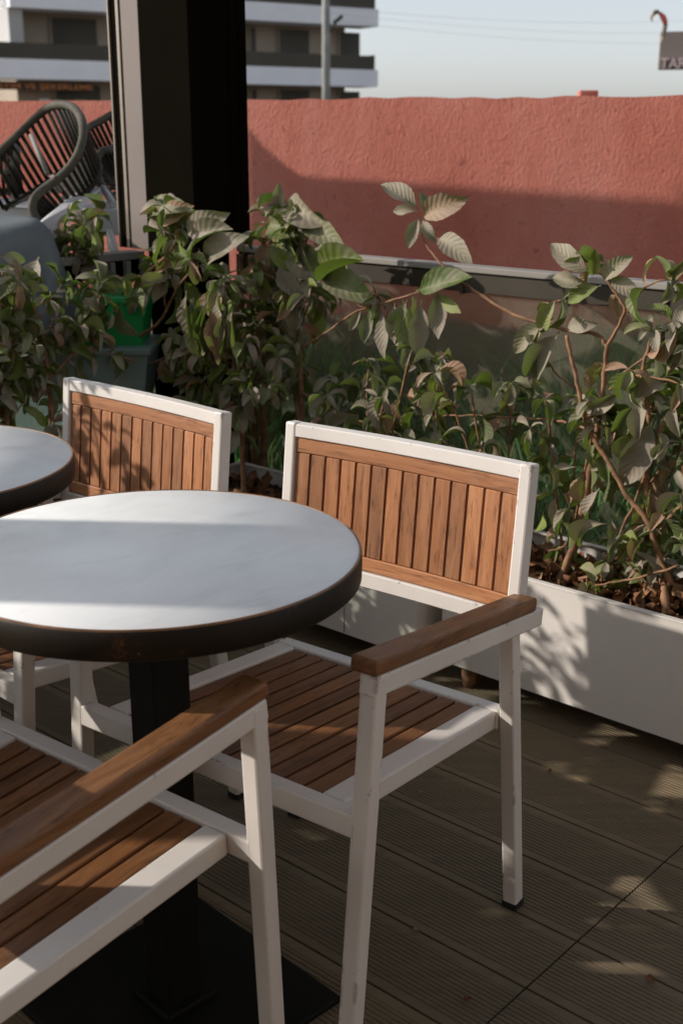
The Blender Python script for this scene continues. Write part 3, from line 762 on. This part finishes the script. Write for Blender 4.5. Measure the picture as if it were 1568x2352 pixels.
# leaf litter on the right planter
m = MB(); rg = random.Random(5)
for k in range(420):
    u = rg.uniform(.55, 1.76); v = rg.uniform(2.50, 2.73); a = rg.uniform(0, 6.28); L = rg.uniform(.03, .075)
    leaf(m, W(u, v, .335 + rg.uniform(0, .028)), V((math.cos(a), math.sin(a), rg.uniform(-.1, .35))), Z + V((rg.uniform(-.7, .7), rg.uniform(-.7, .7), 0)), L, L * rg.uniform(.4, .6), rg.uniform(-1.5, 1.8), rg.uniform(.2, 1.2), rg.uniform(-1, 1), .5)
for k in range(120):
    u = rg.uniform(1.9, 2.85); v = rg.uniform(2.47, 2.7); a = rg.uniform(0, 6.28); L = rg.uniform(.03, .075)
    leaf(m, W(u, v, .335 + rg.uniform(0, .028)), V((math.cos(a), math.sin(a), rg.uniform(-.1, .35))), Z, L, L * .5, rg.uniform(-1.5, 1.8), .5, rg.uniform(-1, 1), .5)
m2 = MB()
for (u, v) in ((1.05, 2.30), (.86, 2.12), (1.32, 2.22), (.72, 1.95), (1.18, 1.55), (1.0, 1.47), (1.5, 1.95), (.8, 1.72), (.62, 2.2)):
    a = rg.uniform(0, 6.28); L = rg.uniform(.012, .028)
    leaf(m2, W(u, v, .004), V((math.cos(a), math.sin(a), .05)), Z, L, L * .5, -.6, .6, .2, .4)
tag(m2.build('fallen_leaves', M['dry_leaf']), 'tiny dry leaf scraps scattered on the deck boards', 'leaf litter', None, 'stuff')
tag(m.build('leaf_litter', M['dry_leaf']), 'curled brown dead leaves on the planter soil', 'leaf litter', None, 'stuff')

# ------------------------------------------------------------------ pillar with window tracks
def ubox(mb, u0, u1, v0, v1, z0, z1, bev=.0):
    Mx = Matrix((D1, D2 * 1.0, Z)).transposed()
    return mb.box(W((u0 + u1) / 2, (v0 + v1) / 2, (z0 + z1) / 2), (u1 - u0, v1 - v0, z1 - z0), Mx, bev)
pil = empty('corner_pillar', W(3.08, 2.72)); tag(pil, 'thick dark bronze corner pillar with window tracks', 'pillar', None)
def pchild(mb, name, mat, par): 
    base = par.matrix_world.translation if False else par.location
    mb.v = [tuple(V(p) - V(base)) for p in mb.v]; return mb.build(name, mat, par)
HT = 2.9
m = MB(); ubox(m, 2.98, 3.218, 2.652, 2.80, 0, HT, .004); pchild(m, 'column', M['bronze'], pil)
m = MB()
for k, (a, b, c, d) in enumerate(((2.99, 3.10, 2.803, 2.826), (2.99, 3.012, 2.829, 2.868), (2.99, 3.10, 2.871, 2.890), (2.995, 3.02, 2.892, 2.912))):
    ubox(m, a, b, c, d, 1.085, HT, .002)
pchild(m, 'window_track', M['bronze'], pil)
m = MB(); ubox(m, 3.2195, 3.322, 2.668, 2.70, 1.068, HT, .002); pchild(m, 'grey_jamb', M['grey_strip'], pil)
m = MB()
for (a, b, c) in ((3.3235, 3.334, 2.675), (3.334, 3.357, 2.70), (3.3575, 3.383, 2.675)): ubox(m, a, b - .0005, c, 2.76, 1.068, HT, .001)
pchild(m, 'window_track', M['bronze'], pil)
m = MB(); ubox(m, 3.337, 3.354, 2.672, 2.698, 1.068, HT, .003); pchild(m, 'bright_guide', M['bronze_pale'], pil)
m = MB(); ubox(m, 3.3845, 3.392, 2.668, 2.74, 1.068, HT, .001); pchild(m, 'edge_strip', M['bronze_pale'], pil)

# right glass railing
rl = empty('glass_railing', W(1.2, 2.85)); tag(rl, 'dusty glass railing under a grey cap, in front of the red wall', 'railing', 'glass railings round the deck')
m = MB(); ubox(m, -1.6, 2.975, 2.825, 2.880, 1.068, 1.086, .003); pchild(m, 'cap_rail', M['rail_grey'], rl)
m = MB(); ubox(m, -1.6, 2.975, 2.835, 2.87, 1.012, 1.0665, .002)
for x in (2.05, 1.42, .7, 0, -.7): ubox(m, x, x + .012, 2.828, 2.876, 1.006, 1.063, .001)
pchild(m, 'clamp_profile', M['clamp'], rl)
m = MB(); ubox(m, -1.6, 2.975, 2.845, 2.855, .06, 1.011); pchild(m, 'pane', M['glass'], rl)
m = MB(); ubox(m, -1.6, 2.975, 2.83, 2.875, .0, .059, .002); pchild(m, 'bottom_profile', M['bronze'], rl)
for k, x in enumerate((2.955, 2.90, 2.86, 1.10)):
    m = MB(); ubox(m, x - .008, x + .008, 2.812, 2.833, 0, 1.062, .002); pchild(m, 'post', M['bark'] if k < 3 else M['rail_grey'], rl)

# left glass railing
ll = empty('glass_railing', W(3.27, 1.0)); tag(ll, 'clearer glass railing with pale posts, between the pillar and the left edge', 'railing', 'glass railings round the deck')
m = MB(); ubox(m, 3.24, 3.31, -3.5, 2.655, 1.040, 1.066, .003); pchild(m, 'cap_rail', M['rail_grey'], ll)
m = MB(); ubox(m, 3.255, 3.295, -3.5, 2.655, .985, 1.0385, .002); pchild(m, 'clamp_profile', M['bronze'], ll)
m = MB(); ubox(m, 3.27, 3.28, -3.5, 2.60, .06, .984); pchild(m, 'pane', M['glass_clear'], ll)
m = MB(); ubox(m, 3.255, 3.295, -3.5, 2.655, 0, .059, .002); pchild(m, 'bottom_profile', M['bronze'], ll)
for x in (2.50, 2.565, 2.635):
    m = MB(); ubox(m, 3.225, 3.248, x, x + .018, 0, 1.038, .002); pchild(m, 'post', M['rail_grey'], ll)
# second pillar (outside the picture, casts the band on the table)
p2 = empty('wide_pillar', W(3.27, -.396)); tag(p2, 'dark bronze pillar on the left railing outside the picture', 'pillar')
m = MB(); ubox(m, 3.15, 3.39, -.536, -.256, 0, HT, .004); pchild(m, 'column', M['bronze'], p2)

M['reflector'] = simple('warm_brown_render', (.25, .155, .085), .9, 0, .1, .15, 1)  # for unseen walls added to bounce warm light and cut sky fill
reflector = empty('reflector_walls', W(-2.3, -1.6)); tag(reflector, 'warm brown cafe added unseen behind and right of the viewer to warm the shade', 'building')
m = MB(); ubox(m, -2.5, -2.3, -4.6, 1.4, 0, 3.1); pchild(m, 'side_wall', M['reflector'], reflector)
m = MB(); ubox(m, -2.29, 2.2, -4.6, -4.4, 0, 3.1); pchild(m, 'wall', M['reflector'], reflector)
# ------------------------------------------------------------------ red wall
WH = R(-67.6); WD = V((math.sin(WH), math.cos(WH), 0)); WN = V((-WD.y, WD.x, 0))   # WD towards far left
wp = V((-.2, 6.2, 0)) 
if WN.y > 0: WN = -WN
def wall_hit(x, y):
    r = ray(x, y); t = (wp - CAM).dot(WN) / r.dot(WN); return CAM + r * t
rw = MB(); L0, L1 = -9.0, 16.0; n = 240; top = []; rg = random.Random(3)
h = 1.598
vs = []; fs = []
import_z = []
for i in range(n + 1):
    q = L0 + (L1 - L0) * i / n; p = wp + WD * q
    zt = h + .003 * math.sin(q * 1.1) + rg.uniform(-.006, .006)
    vs += [V((p.x, p.y, -.02)), V((p.x, p.y, zt)), V((p.x, p.y, zt)) - WN * .2, V((p.x, p.y, -.02)) - WN * .2]
for i in range(n):
    for k in range(3): fs.append((i * 4 + k, (i + 1) * 4 + k, (i + 1) * 4 + k + 1, i * 4 + k + 1))
rw.add(vs, fs, None, False)
wallo = rw.build('boundary_wall', M['stucco']); tag(wallo, 'long red roughcast boundary wall, its lower part in shade', 'wall')
MB().box(wall_hit(1340, 222) + Z * .012 - WN * .08, (.085, .06, .034), None, .008).build('brick', M['stucco']); tag(bpy.data.objects['brick'], 'small loose brick lying on top of the red wall', 'brick')

# shed made up out of view, its profile cut to cast the wall's shade
sh = empty('wall_blocker', V((-3.4, 5.6, 0))); tag(sh, 'unseen shed left of the picture', 'blocker')
SH_OFF = V((-3.4, 5.6, 0))
prof = [(5.2, 0), (6.46, 0), (6.46, 2.43), (6.43, 2.36), (6.37, 2.305), (5.78, 2.99), (5.2, 3.60)]
def prism(mb, pr, x0, x1, off):
    n = len(pr); mb.add([V((x0, y, z)) - off for y, z in pr] + [V((x1, y, z)) - off for y, z in pr], [tuple(range(n)), tuple(range(2 * n - 1, n - 1, -1))] + [(k, n + k, n + (k + 1) % n, (k + 1) % n) for k in range(n)])
m = MB(); prism(m, prof, -4.2, -2.6, SH_OFF); m.build('wall', M['rail_grey'], sh)
m = MB(); prism(m, [(5.79, 3.0), (5.2, 3.62), (5.2, 3.66), (5.79, 3.04)], -4.25, -2.62, SH_OFF); m.build('roof', M['bronze'], sh)
m = MB(); m.box((.81, -.0, .95), (.02, .7, 1.85)); m.build('door', M['bark'], sh)

# weeds by the wall and hose
m = MB(); rg = random.Random(9)
def blade(mb, p, L, rg):
    a = rg.uniform(0, 6.28); w = rg.uniform(.003, .008); sdv = V((math.cos(a), math.sin(a), 0)); ln = V((rg.uniform(-.5, .5), rg.uniform(-.5, .5), 1))
    p = V(p); q1 = p + ln * L * .5; q2 = q1 + (ln + V((rg.uniform(-.6, .6), rg.uniform(-.6, .6), -.3))) * L * .5
    mb.add([p - sdv * w, p + sdv * w, q1 + sdv * w * .8, q1 - sdv * w * .8, q2], [(0, 1, 2, 3), (3, 2, 4)])
for k in range(26000):
    u = rg.uniform(-1.5, 5.0); vv = 3.0 + rg.random() ** 1.2 * 2.6
    p = W(u, vv, -.012)
    if (p - wp).dot(WN) < .06: continue
    dens = .5 + .5 * math.sin(p.x * 2.3 + 1.3) * math.cos(p.y * 1.9)
    if rg.random() > .25 + dens: continue
    nearw = max(0.0, 1.2 - (p - wp).dot(WN)) ; blade(m, p, rg.uniform(.12, .42) * (.6 + dens) * (1 + .9 * nearw * dens), rg)
tag(m.build('weeds', M['grass']), 'tall green weeds growing between the railing and the wall', 'weeds', None, 'stuff')
M['hose'] = simple('turquoise_hose', (.05, .22, .22), .4)
m = MB(); pts = []
for k in range(220):
    a = k / 220 * 2 * math.pi * 7; r = .26 + .03 * math.sin(k * .7) + .02 * math.sin(k * 2.1)
    c = W(.92, 3.25, .05); pts.append(c + V((math.cos(a) * r * 1.5, math.sin(a) * r, .004 * k / 8 + .02 * math.sin(a * 1.3))))
m.tube(pts, .011, 6); tag(m.build('garden_hose', M['hose']), 'coiled turquoise garden hose lying behind the glass', 'hose')

# ------------------------------------------------------------------ things behind the left railing
M['wicker'] = simple('dark_wicker', (.022, .018, .010), .75, 0, .3, .4, 25, .3)
M['wicker_rim'] = simple('olive_wicker_rim', (.075, .066, .045), .7, 0, .3, .3, 25, .3)
def tub_chair(rim, ring, label, legs):
    """a rope tub chair tipped on its side: hoop, seat ring, ropes between"""
    RP = smooth_path([on_y(*q) for q in rim], 6); GP = smooth_path([on_y(*q) for q in ring], 6)
    base = sum(GP, V((0, 0, 0))) / len(GP)
    root = empty('rope_tub_chair', base); tag(root, label, 'chair', 'dark rope tub chairs stacked outside')
    MB().tube([p - base for p in RP], .016, 8).build('rim', M['wicker_rim'], root)
    MB().tube([p - base for p in GP], .013, 8).build('seat_ring', M['wicker'], root)
    m = MB(); n = len(RP)
    for i in range(0, n, 2):
        a = RP[i]; b = GP[min(int(i * (len(GP) - 1) / (n - 1)), len(GP) - 1)]
        mid = (a + b) / 2 + (b - a).cross(V((1, 0, 0))).normalized() * .0
        m.tube([a - base, mid - base, b - base], .0085, 5)
    m.build('rope_back', M['wicker'], root)
    # seat webbing
    c = sum(GP, V((0, 0, 0))) / len(GP); m = MB()
    vs = [p - base for p in GP] + [c - base]
    m.add(vs, [(i, i + 1, len(GP)) for i in range(len(GP) - 1)]); m.build('seat', M['wicker'], root)
    for a, b in legs: 
        MB().tube([on_y(*a) - base, on_y(*b) - base], .010, 6).build('leg', M['rail_grey'], root)
rim = [(92, 512, 4.35), (76, 485, 4.35), (78, 458, 4.35), (100, 435, 4.4), (140, 405, 4.42), (172, 368, 4.45), (190, 320, 4.5), (188, 275, 4.6), (168, 247, 4.75), (140, 240, 4.9), (108, 250, 5.0), (70, 282, 5.0), (35, 316, 4.95), (0, 350, 4.9), (-40, 400, 4.85)]
ring = [(108, 522, 4.4), (112, 515, 4.42), (124, 500, 4.45), (140, 482, 4.5), (176, 458, 4.52), (205, 432, 4.55), (225, 405, 4.6), (228, 380, 4.7), (215, 368, 4.8), (196, 366, 4.9), (170, 376, 4.95), (135, 400, 5.0), (100, 425, 5.0), (60, 450, 4.95), (10, 480, 4.9)]
tub_chair(rim, ring, 'olive rope tub chair with a tall open hoop, tipped over on white tables', [((110, 400, 4.6), (72, 310, 4.7)), ((120, 405, 4.4), (138, 440, 4.45))])
rim2 = [(262, 460, 4.9), (232, 420, 4.9), (222, 380, 4.92), (232, 350, 4.95), (262, 340, 5.0), (300, 300, 5.2), (296, 262, 5.3), (262, 262, 5.3), (228, 280, 5.25), (200, 296, 5.2), (180, 320, 5.1)]
ring2 = [(285, 440, 5.0), (272, 425, 5.0), (256, 416, 5.02), (262, 408, 5.05), (285, 402, 5.1), (310, 390, 5.2), (312, 375, 5.3), (300, 370, 5.3), (275, 380, 5.3), (250, 390, 5.3), (232, 400, 5.2)]
tub_chair(rim2, ring2, 'dark rope tub chair half hidden by the pillar tracks', [((218, 400, 5.0), (232, 445, 5.0))])
rim3 = [(12, 400, 5.3), (30, 380, 5.3), (40, 350, 5.35), (25, 330, 5.5), (0, 345, 5.6), (-40, 375, 5.6), (-90, 420, 5.6)]
ring3 = [(40, 460, 5.3), (50, 450, 5.3), (50, 440, 5.4), (36, 432, 5.5), (10, 440, 5.6), (-30, 452, 5.6), (-80, 480, 5.6)]
tub_chair(rim3, ring3, 'dark rope tub chair at the far left edge behind the tall hoop', [((30, 430, 5.3), (34, 478, 5.3))])

M['steel_legs'] = simple('pale_metal', (.40, .38, .35), .5, .1, .4)
M['plastic_white'] = simple('dusty_white_plastic', (.46, .45, .43), .5, 0, .4, .12, 4)
def slab(name, quad, th, mat, label, cat, legs=(), group=None):
    P = [on_y(*q) for q in quad]; c = sum(P, V((0, 0, 0))) / 4
    nn = (P[1] - P[0]).cross(P[3] - P[0]).normalized()
    if nn.z < 0: nn = -nn
    root = empty(name, c); tag(root, label, cat, group)
    vs = [p - c for p in P] + [p - c - nn * th for p in P]
    fs = [(0, 1, 2, 3), (7, 6, 5, 4), (0, 4, 5, 1), (1, 5, 6, 2), (2, 6, 7, 3), (3, 7, 4, 0)]
    MB().add(vs, fs).build('table_top', mat, root)
    for a, b in legs: MB().tube([on_y(*a) - c, on_y(*b) - c], .014, 6).build('leg', mat, root)
slab('garden_table', [(99, 508, 4.0), (186, 432, 4.7), (236, 430, 4.75), (128, 548, 4.0)], .07, M['plastic_white'], 'white garden table lying tilted under the olive rope chair', 'table', [((225, 440, 4.7), (268, 585, 4.4)), ((236, 432, 4.75), (262, 470, 4.6)), ((120, 560, 4.0), (150, 760, 4.0))], 'white garden tables')
slab('garden_table', [(-60, 470, 4.9), (-20, 455, 5.5), (95, 452, 5.5), (80, 480, 4.9)], .06, M['plastic_white'], 'white garden table standing level behind the covered heap', 'table', [((60, 485, 5.0), (60, 700, 5.0)), ((-40, 485, 5.0), (-40, 700, 5.0))], 'white garden tables')
slab('garden_table', [(185, 488, 4.5), (200, 466, 5.2), (290, 452, 5.2), (290, 480, 4.5)], .09, M['plastic_white'], 'white garden table at the right of the heap beside the tracks', 'table', [((200, 500, 4.6), (205, 640, 4.6)), ((250, 495, 4.6), (262, 640, 4.6))], 'white garden tables')

# cloth covered heap
def make_cover():
    c = on_y(-55, 640, 3.9); root_c = V((c.x, c.y, 0)); m = MB(); nx, ny = 26, 26; vs = []; fs = []
    ztop = on_y(40, 495, 3.9).z; rg = random.Random(4)
    for i in range(nx + 1):
        for j in range(ny + 1):
            a = i / nx * 2 - 1; b = j / ny * 2 - 1; r = max(abs(a), abs(b))
            hx, hy = .235, .24
            if r < .6: z = ztop - .03 * r + .012 * math.sin(a * 5 + b * 3); k = r
            else: z = ztop - .02 - (r - .6) / .4 * (ztop - .88); k = .6 + (r - .6) * .55
            s_ = k / r if r > 0 else 1
            fold = .035 * max(0, r - .55) * math.sin((a - b) * 11) * 2
            vs.append(V((a * s_ * hx * 1.5 + fold, b * s_ * hy * 1.5 + fold, z)))
    for i in range(nx):
        for j in range(ny): q = i * (ny + 1) + j; fs.append((q, q + ny + 1, q + ny + 2, q + 1))
    m.add(vs, fs, None, True); o = m.build('cover_cloth', M['cloth']); o.location = root_c + V((0, 0, 0)); o.rotation_euler.z = R(20)
    tag(o, 'blue grey cloth cover draped over a heap at the left edge', 'cloth')
M['cloth'] = simple('blue_grey_cloth', (.135, .15, .15), .9, 0, .1, .15, 5, .3)
make_cover()
M['green_tub'] = simple('green_plastic', (.015, .34, .085), .4, 0, .5, .1, 3)
M['crate_grey'] = simple('pale_grey_green_plastic', (.20, .27, .25), .5, 0, .4, .15, 4)
def tub(px, py, Y, w, h, col, label, name='storage_tub', lid=None):
    c = on_y(px, py, Y); root = empty(name, V((c.x, c.y, c.z - h))); tag(root, label, 'tub', 'plastic tubs behind the left glass')
    m = MB(); b = w * .43; t = w * .5
    vs = [V((s * b, q * b * .8, 0)) for s, q in ((-1, -1), (1, -1), (1, 1), (-1, 1))] + [V((s * t, q * t * .8, h)) for s, q in ((-1, -1), (1, -1), (1, 1), (-1, 1))]
    m.add(vs, [(3, 2, 1, 0), (0, 1, 5, 4), (1, 2, 6, 5), (2, 3, 7, 6), (3, 0, 4, 7)]); m.build('body', col, root)
    MB().box((0, 0, h + .012), (w * 1.06, w * .86, .024), None, .006).build('lid', lid or col, root)
tub(250, 688, 3.95, .26, .16, M['green_tub'], 'bright green plastic tub topmost in the pile behind the glass')
tub(235, 800, 3.95, .34, .16, M['crate_grey'], 'pale grey green tub directly under the bright green one')
tub(170, 850, 4.1, .40, .30, M['crate_grey'], 'wide grey green crate lowest beside the frame posts', 'storage_crate')
tub(40, 860, 4.2, .5, .40, M['crate_grey'], 'big grey green crate at the left edge below the cloth', 'storage_crate')

# ------------------------------------------------------------------ apartment building
def fac(n_): return simple(*n_)
M['b_white'] = simple('pale_render', (.84, .83, .84), .8, 0, .2, .06, .6)
M['b_pier'] = simple('grey_render', (.40, .385, .365), .8, 0, .2, .06, .6)
M['b_wall'] = simple('tan_render', (.33, .27, .205), .85, 0, .2, .12, .5)
M['b_dark'] = simple('dark_shutter', (.065, .056, .04), .6, 0, .3, .2, .6)
M['b_sign'] = simple('brown_signboard', (.035, .022, .014), .6)
M['b_letter'] = simple('orange_letters', (.50, .19, .06), .6)
BH = R(57); BD = V((math.sin(BH), math.cos(BH), 0)); BN = V((BD.y, -BD.x, 0))
if BN.y > 0: BN = -BN
bp0 = on_y(400, 170, 50.0); 
def bhit(x, y): r = ray(x, y); t = (bp0 - CAM).dot(BN) / r.dot(BN); return CAM + r * t
def bq(x, y, dep=0.0):
    r = ray(x, y); q0 = bp0 - BN * dep; p = CAM + r * ((q0 - CAM).dot(BN) / r.dot(BN)); return (p - V((bp0.x, bp0.y, 0))).dot(BD), p.z
bld = empty('apartment_building', V((bp0.x, bp0.y, 0))); bld.rotation_euler.z = math.atan2(BD.y, BD.x)
tag(bld, 'pale apartment block with long white balconies above the red wall', 'building')
# local x along the facade, local -y out to the viewer
sgn = -1 if (Matrix.Rotation(bld.rotation_euler.z, 3, 'Z') @ V((0, -1, 0))).dot(BN) > 0 else 1
def bbox(name, x0, x1, y0, y1, z0, z1, mat, par=None, bev=0):
    m = MB(); yy0, yy1 = sorted((y0 * sgn, y1 * sgn)); m.box(((x0 + x1) / 2, (yy0 + yy1) / 2, (z0 + z1) / 2), (x1 - x0, yy1 - yy0, z1 - z0), None, bev)
    return m.build(name, mat, par or bld)
xl = bq(62, 80)[0]; xr = bq(836, 120)[0]; xe = bq(868, 150)[0]; xcol0 = bq(28, 80)[0]
z_lt = bq(400, 146)[1]; z_lb = bq(400, 189)[1]; z_ub = bq(400, 36)[1]
pitch = z_ub - z_lb; dz = z_lt - z_lb
# y>0 means out towards the viewer here: facade line y = 0 is the balcony front
GRND = -.01
bbox('wall', xl, xr, -12, -1.5, GRND, z_lb + pitch * 3, M['b_wall'])
bbox('side_pier', xcol0, xl - .02, -1.6, -.25, z_lt + .001, z_lb + pitch * 2, M['b_pier'])
for k in range(-2, 4):
    zb = z_lb + pitch * k
    if zb < 1: continue
    bbox('balcony', xl - 6 if k == 0 else xcol0 - .0, xe, -1.49, .0, zb, zb + dz, M['b_white'])
    rail = bbox('balcony_railing', xl - 6 if k == 0 else xcol0, xe - .15, -.12, -.08, zb + dz, zb + dz + .56, M['b_dark'])
    bbox('balcony_railing', xe - .13, xe - .09, -1.4, -.12, zb + dz, zb + dz + .60, M['glass_clear'])
# dark shutters and windows on each storey
for k in range(-1, 3):
    zb = z_lb + pitch * k + dz
    if zb < -1: continue
    for (a, b) in ((122, 225), (322, 372), (470, 540), (575, 588), (641, 710), (779, 826)):
        x0 = bq(a, 120, 1.42)[0]; x1 = bq(b, 120, 1.42)[0]
        w_ = bbox('window', x0, x1, -1.49, -1.42, max(zb, .05), zb + pitch - dz - .16, M['b_dark'])
        bbox('frame', x0 - .05, x0, -1.49, -1.38, max(zb, .05), zb + pitch - dz - .1, M['b_white'] if False else M['b_wall'], w_)
# ground floor shop sign with letters
sx0 = bq(-60, 195)[0]; sx1 = bq(228, 195)[0]; s_t = bq(100, 187)[1]; s_b = bq(100, 206)[1]
sign = bbox('shop_sign', sx0, sx1, -.6, -.45, s_b, s_t, M['b_sign'])
def text(body, size, mat, par, loc, rot, ext=.02, name='lettering'):
    cu = bpy.data.curves.new(name, 'FONT'); cu.body = body; cu.size = size; cu.extrude = ext; cu.offset = size * .012
    cu.materials.append(mat); tmp = bpy.data.objects.new(name, cu); COL.objects.link(tmp)
    dg = bpy.context.evaluated_depsgraph_get(); me = bpy.data.meshes.new_from_object(tmp.evaluated_get(dg)); bpy.data.objects.remove(tmp)
    o = bpy.data.objects.new(name, me); COL.objects.link(o); o.parent = par; o.location = loc; o.rotation_euler = rot; return o
hgt = s_t - s_b
tx = text('PASTIM VE ŞEKERLEME', hgt * .95, M['b_letter'], bld, (0, 0, 0), (R(90), 0, 0))
wtx = max(v_.co.x for v_ in tx.data.vertices)
xt0 = bq(-25, 195)[0]; xt1 = bq(222, 195)[0]
tx.scale = ((xt1 - xt0) / wtx, 1, 1); tx.location = (xt0, (-.42) * sgn, s_b + hgt * .12)
if sgn > 0: tx.rotation_euler = (R(90), 0, R(180)); tx.location.x = xt1
for (a, b, mt) in ((120, 142, 'b_white'), (150, 170, 'b_wall'), (205, 226, 'b_wall'), (585, 602, 'b_white'), (650, 668, 'b_white'), (700, 735, 'b_white'), (828, 850, 'b_white')):
    bbox('shopfront_panel', bq(a, 220)[0], bq(b, 220)[0], -1.45, -1.3, GRND, s_b - .3, M[mt])
# utility pole and lamp
pp = on_y(749, 225, 38); pole = empty('street_lamp', V((pp.x, pp.y, 0))); tag(pole, 'grey concrete street lamp pole in front of the apartment block', 'street lamp')
M['concrete'] = simple('pole_concrete', (.27, .27, .25), .85, 0, .2, .25, 3)
MB().tube([V((0, 0, 0)), V((0, 0, 4)), V((0, 0, 9))], [.135, .118, .095], 10).build('pole', M['concrete'], pole)
lp = on_y(776, 45, 38) - V((pp.x, pp.y, 0)); m = MB(); m.tube([V((.0, 0, lp.z - .45)), V((.2, 0, lp.z - .25)), lp + V((0, 0, 0))], .02, 6); m.build('bracket', M['b_dark'], pole)
MB().box(lp, (.34, .16, .10), Matrix.Rotation(R(-38), 3, 'Y'), .03).build('lamp_head', M['b_dark'], pole)

# advertising board on a post at the right with a bird ornament
M['sign_grey'] = simple('grey_brown_board', (.20, .165, .145), .7, 0, .3, .06, 1)
M['sign_text'] = simple('pale_letters', (.52, .42, .40), .7)
SY = 15.0
a = on_y(1524, 78, SY); b = on_y(1524, 166, SY); hh = (a - b).length
sg = empty('advertising_board', V((a.x + .75, SY, 0))); tag(sg, 'grey advertising board with pale letters at the top right edge', 'sign')
sg.rotation_euler.z = R(-14)
MB().box((-.02, 0, (a.z + b.z) / 2 + .035), (1.5, .12, hh), None, .01).build('board', M['sign_grey'], sg)
MB().tube([V((.1, .1, 0)), V((.1, .1, b.z + .2))], .06, 10).build('post', M['concrete'], sg)
text('TARI', .155, M['sign_text'], sg, (-.745, -.075, b.z + .05), (R(90), 0, 0))
MB().box((.0, -.065, a.z - .22), (.9, .006, .05)).build('panel_line', M['sign_text'], sg)
bird = empty('bird_ornament', on_y(1522, 84, SY - .3)); tag(bird, 'small red and green bird ornament perched on the corner of the board', 'ornament')
def bl(px, py): return on_y(px, py, SY - .3) - on_y(1522, 84, SY - .3)
M['b_red'] = simple('red_feathers', (.50, .10, .07), .6); M['b_green'] = simple('green_feathers', (.06, .08, .03), .6); M['b_tan'] = simple('tan_beak', (.36, .27, .18), .6); M['b_olive'] = simple('olive_feathers', (.16, .14, .10), .6)
MB().tube([bl(1509, 28), bl(1516, 32), bl(1522, 40), bl(1526, 50), bl(1527, 58)], [.012, .022, .034, .030, .024], 10).build('body', M['b_red'], bird)
MB().tube([bl(1527, 56), bl(1525, 66), bl(1523, 76), bl(1521, 88)], [.026, .028, .020, .010], 10).build('tail', M['b_olive'], bird)
MB().tube([bl(1499, 34), bl(1503, 28), bl(1509, 27), bl(1512, 30)], [.018, .026, .024, .016], 10).build('head', M['b_green'], bird)
MB().tube([bl(1501, 30), bl(1496, 36), bl(1494, 43), bl(1497, 49)], [.020, .020, .014, .005], 8).build('beak', M['b_tan'], bird)
MB().tube([bl(1521, 84), bl(1519, 92), bl(1515, 100)], [.014, .014, .006], 8).build('foot', M['b_tan'], bird)
# overhead wires
M['wire'] = simple('pale_wire', (.30, .33, .36), .6)
for k, (y0, y1) in enumerate(((18, 36), (30, 66), (46, 92))):
    m = MB(); A = on_y(760, y0, 37.8); B = on_y(1720, y1, 60.0); pts = []
    for i in range(25):
        t = i / 24; p = A.lerp(B, t); p.z -= 4 * t * (1 - t) * .35; pts.append(p)
    m.tube(pts, .0045, 4); tag(m.build('overhead_wire', M['wire']), ['highest', 'middle', 'lowest'][k] + ' of the three thin overhead wires in the sky', 'wire', 'thin overhead wires')

# ------------------------------------------------------------------ camera, light, sky
cam = bpy.data.cameras.new('camera'); co_ = bpy.data.objects.new('camera', cam); COL.objects.link(co_)
co_.location = CAM; co_.rotation_euler = (R(90) - PITCH, 0, 0)
cam.sensor_fit = 'VERTICAL'; cam.sensor_height = 36; cam.lens = FPX / 2352 * 36
cam.clip_start = .05; cam.clip_end = 600
cam.dof.use_dof = True; cam.dof.focus_distance = 2.25; cam.dof.aperture_fstop = 5.6
sc.camera = co_
SUN_H, SUN_E = R(-86), R(24)
sd_ = V((math.sin(SUN_H) * math.cos(SUN_E), math.cos(SUN_H) * math.cos(SUN_E), math.sin(SUN_E)))
sun = bpy.data.lights.new('sun', 'SUN'); so = bpy.data.objects.new('sun', sun); COL.objects.link(so)
so.rotation_euler = (-sd_).to_track_quat('-Z', 'Y').to_euler(); sun.energy = 3.75; sun.angle = R(.55); sun.color = (1.0, .94, .89)
w = bpy.data.worlds.new('World'); sc.world = w; w.use_nodes = True; nt = w.node_tree
bg = nt.nodes['Background']; sky = nt.nodes.new('ShaderNodeTexSky'); sky.sky_type = 'NISHITA'; sky.sun_disc = False
sky.sun_elevation = SUN_E; sky.sun_rotation = SUN_H; sky.dust_density = 1.2; sky.air_density = 1.0; sky.ozone_density = 1.0; sky.altitude = 10
hs = nt.nodes.new('ShaderNodeHueSaturation'); hs.inputs['Saturation'].default_value = .32
nt.links.new(sky.outputs[0], hs.inputs['Color']); tint = nt.nodes.new('ShaderNodeMix'); tint.data_type = 'RGBA'; tint.blend_type = 'MULTIPLY'; tint.inputs[0].default_value = 1; tint.inputs[7].default_value = (.955, .985, 1.05, 1)
nt.links.new(hs.outputs[0], tint.inputs[6]); nt.links.new(tint.outputs[2], bg.inputs[0]); bg.inputs[1].default_value = .142
sc.view_settings.view_transform = 'Standard'; sc.view_settings.look = 'None'; sc.view_settings.exposure = .30; sc.view_settings.gamma = 1
sc.cycles.max_bounces = 8; sc.cycles.transparent_max_bounces = 12; sc.cycles.use_denoising = True
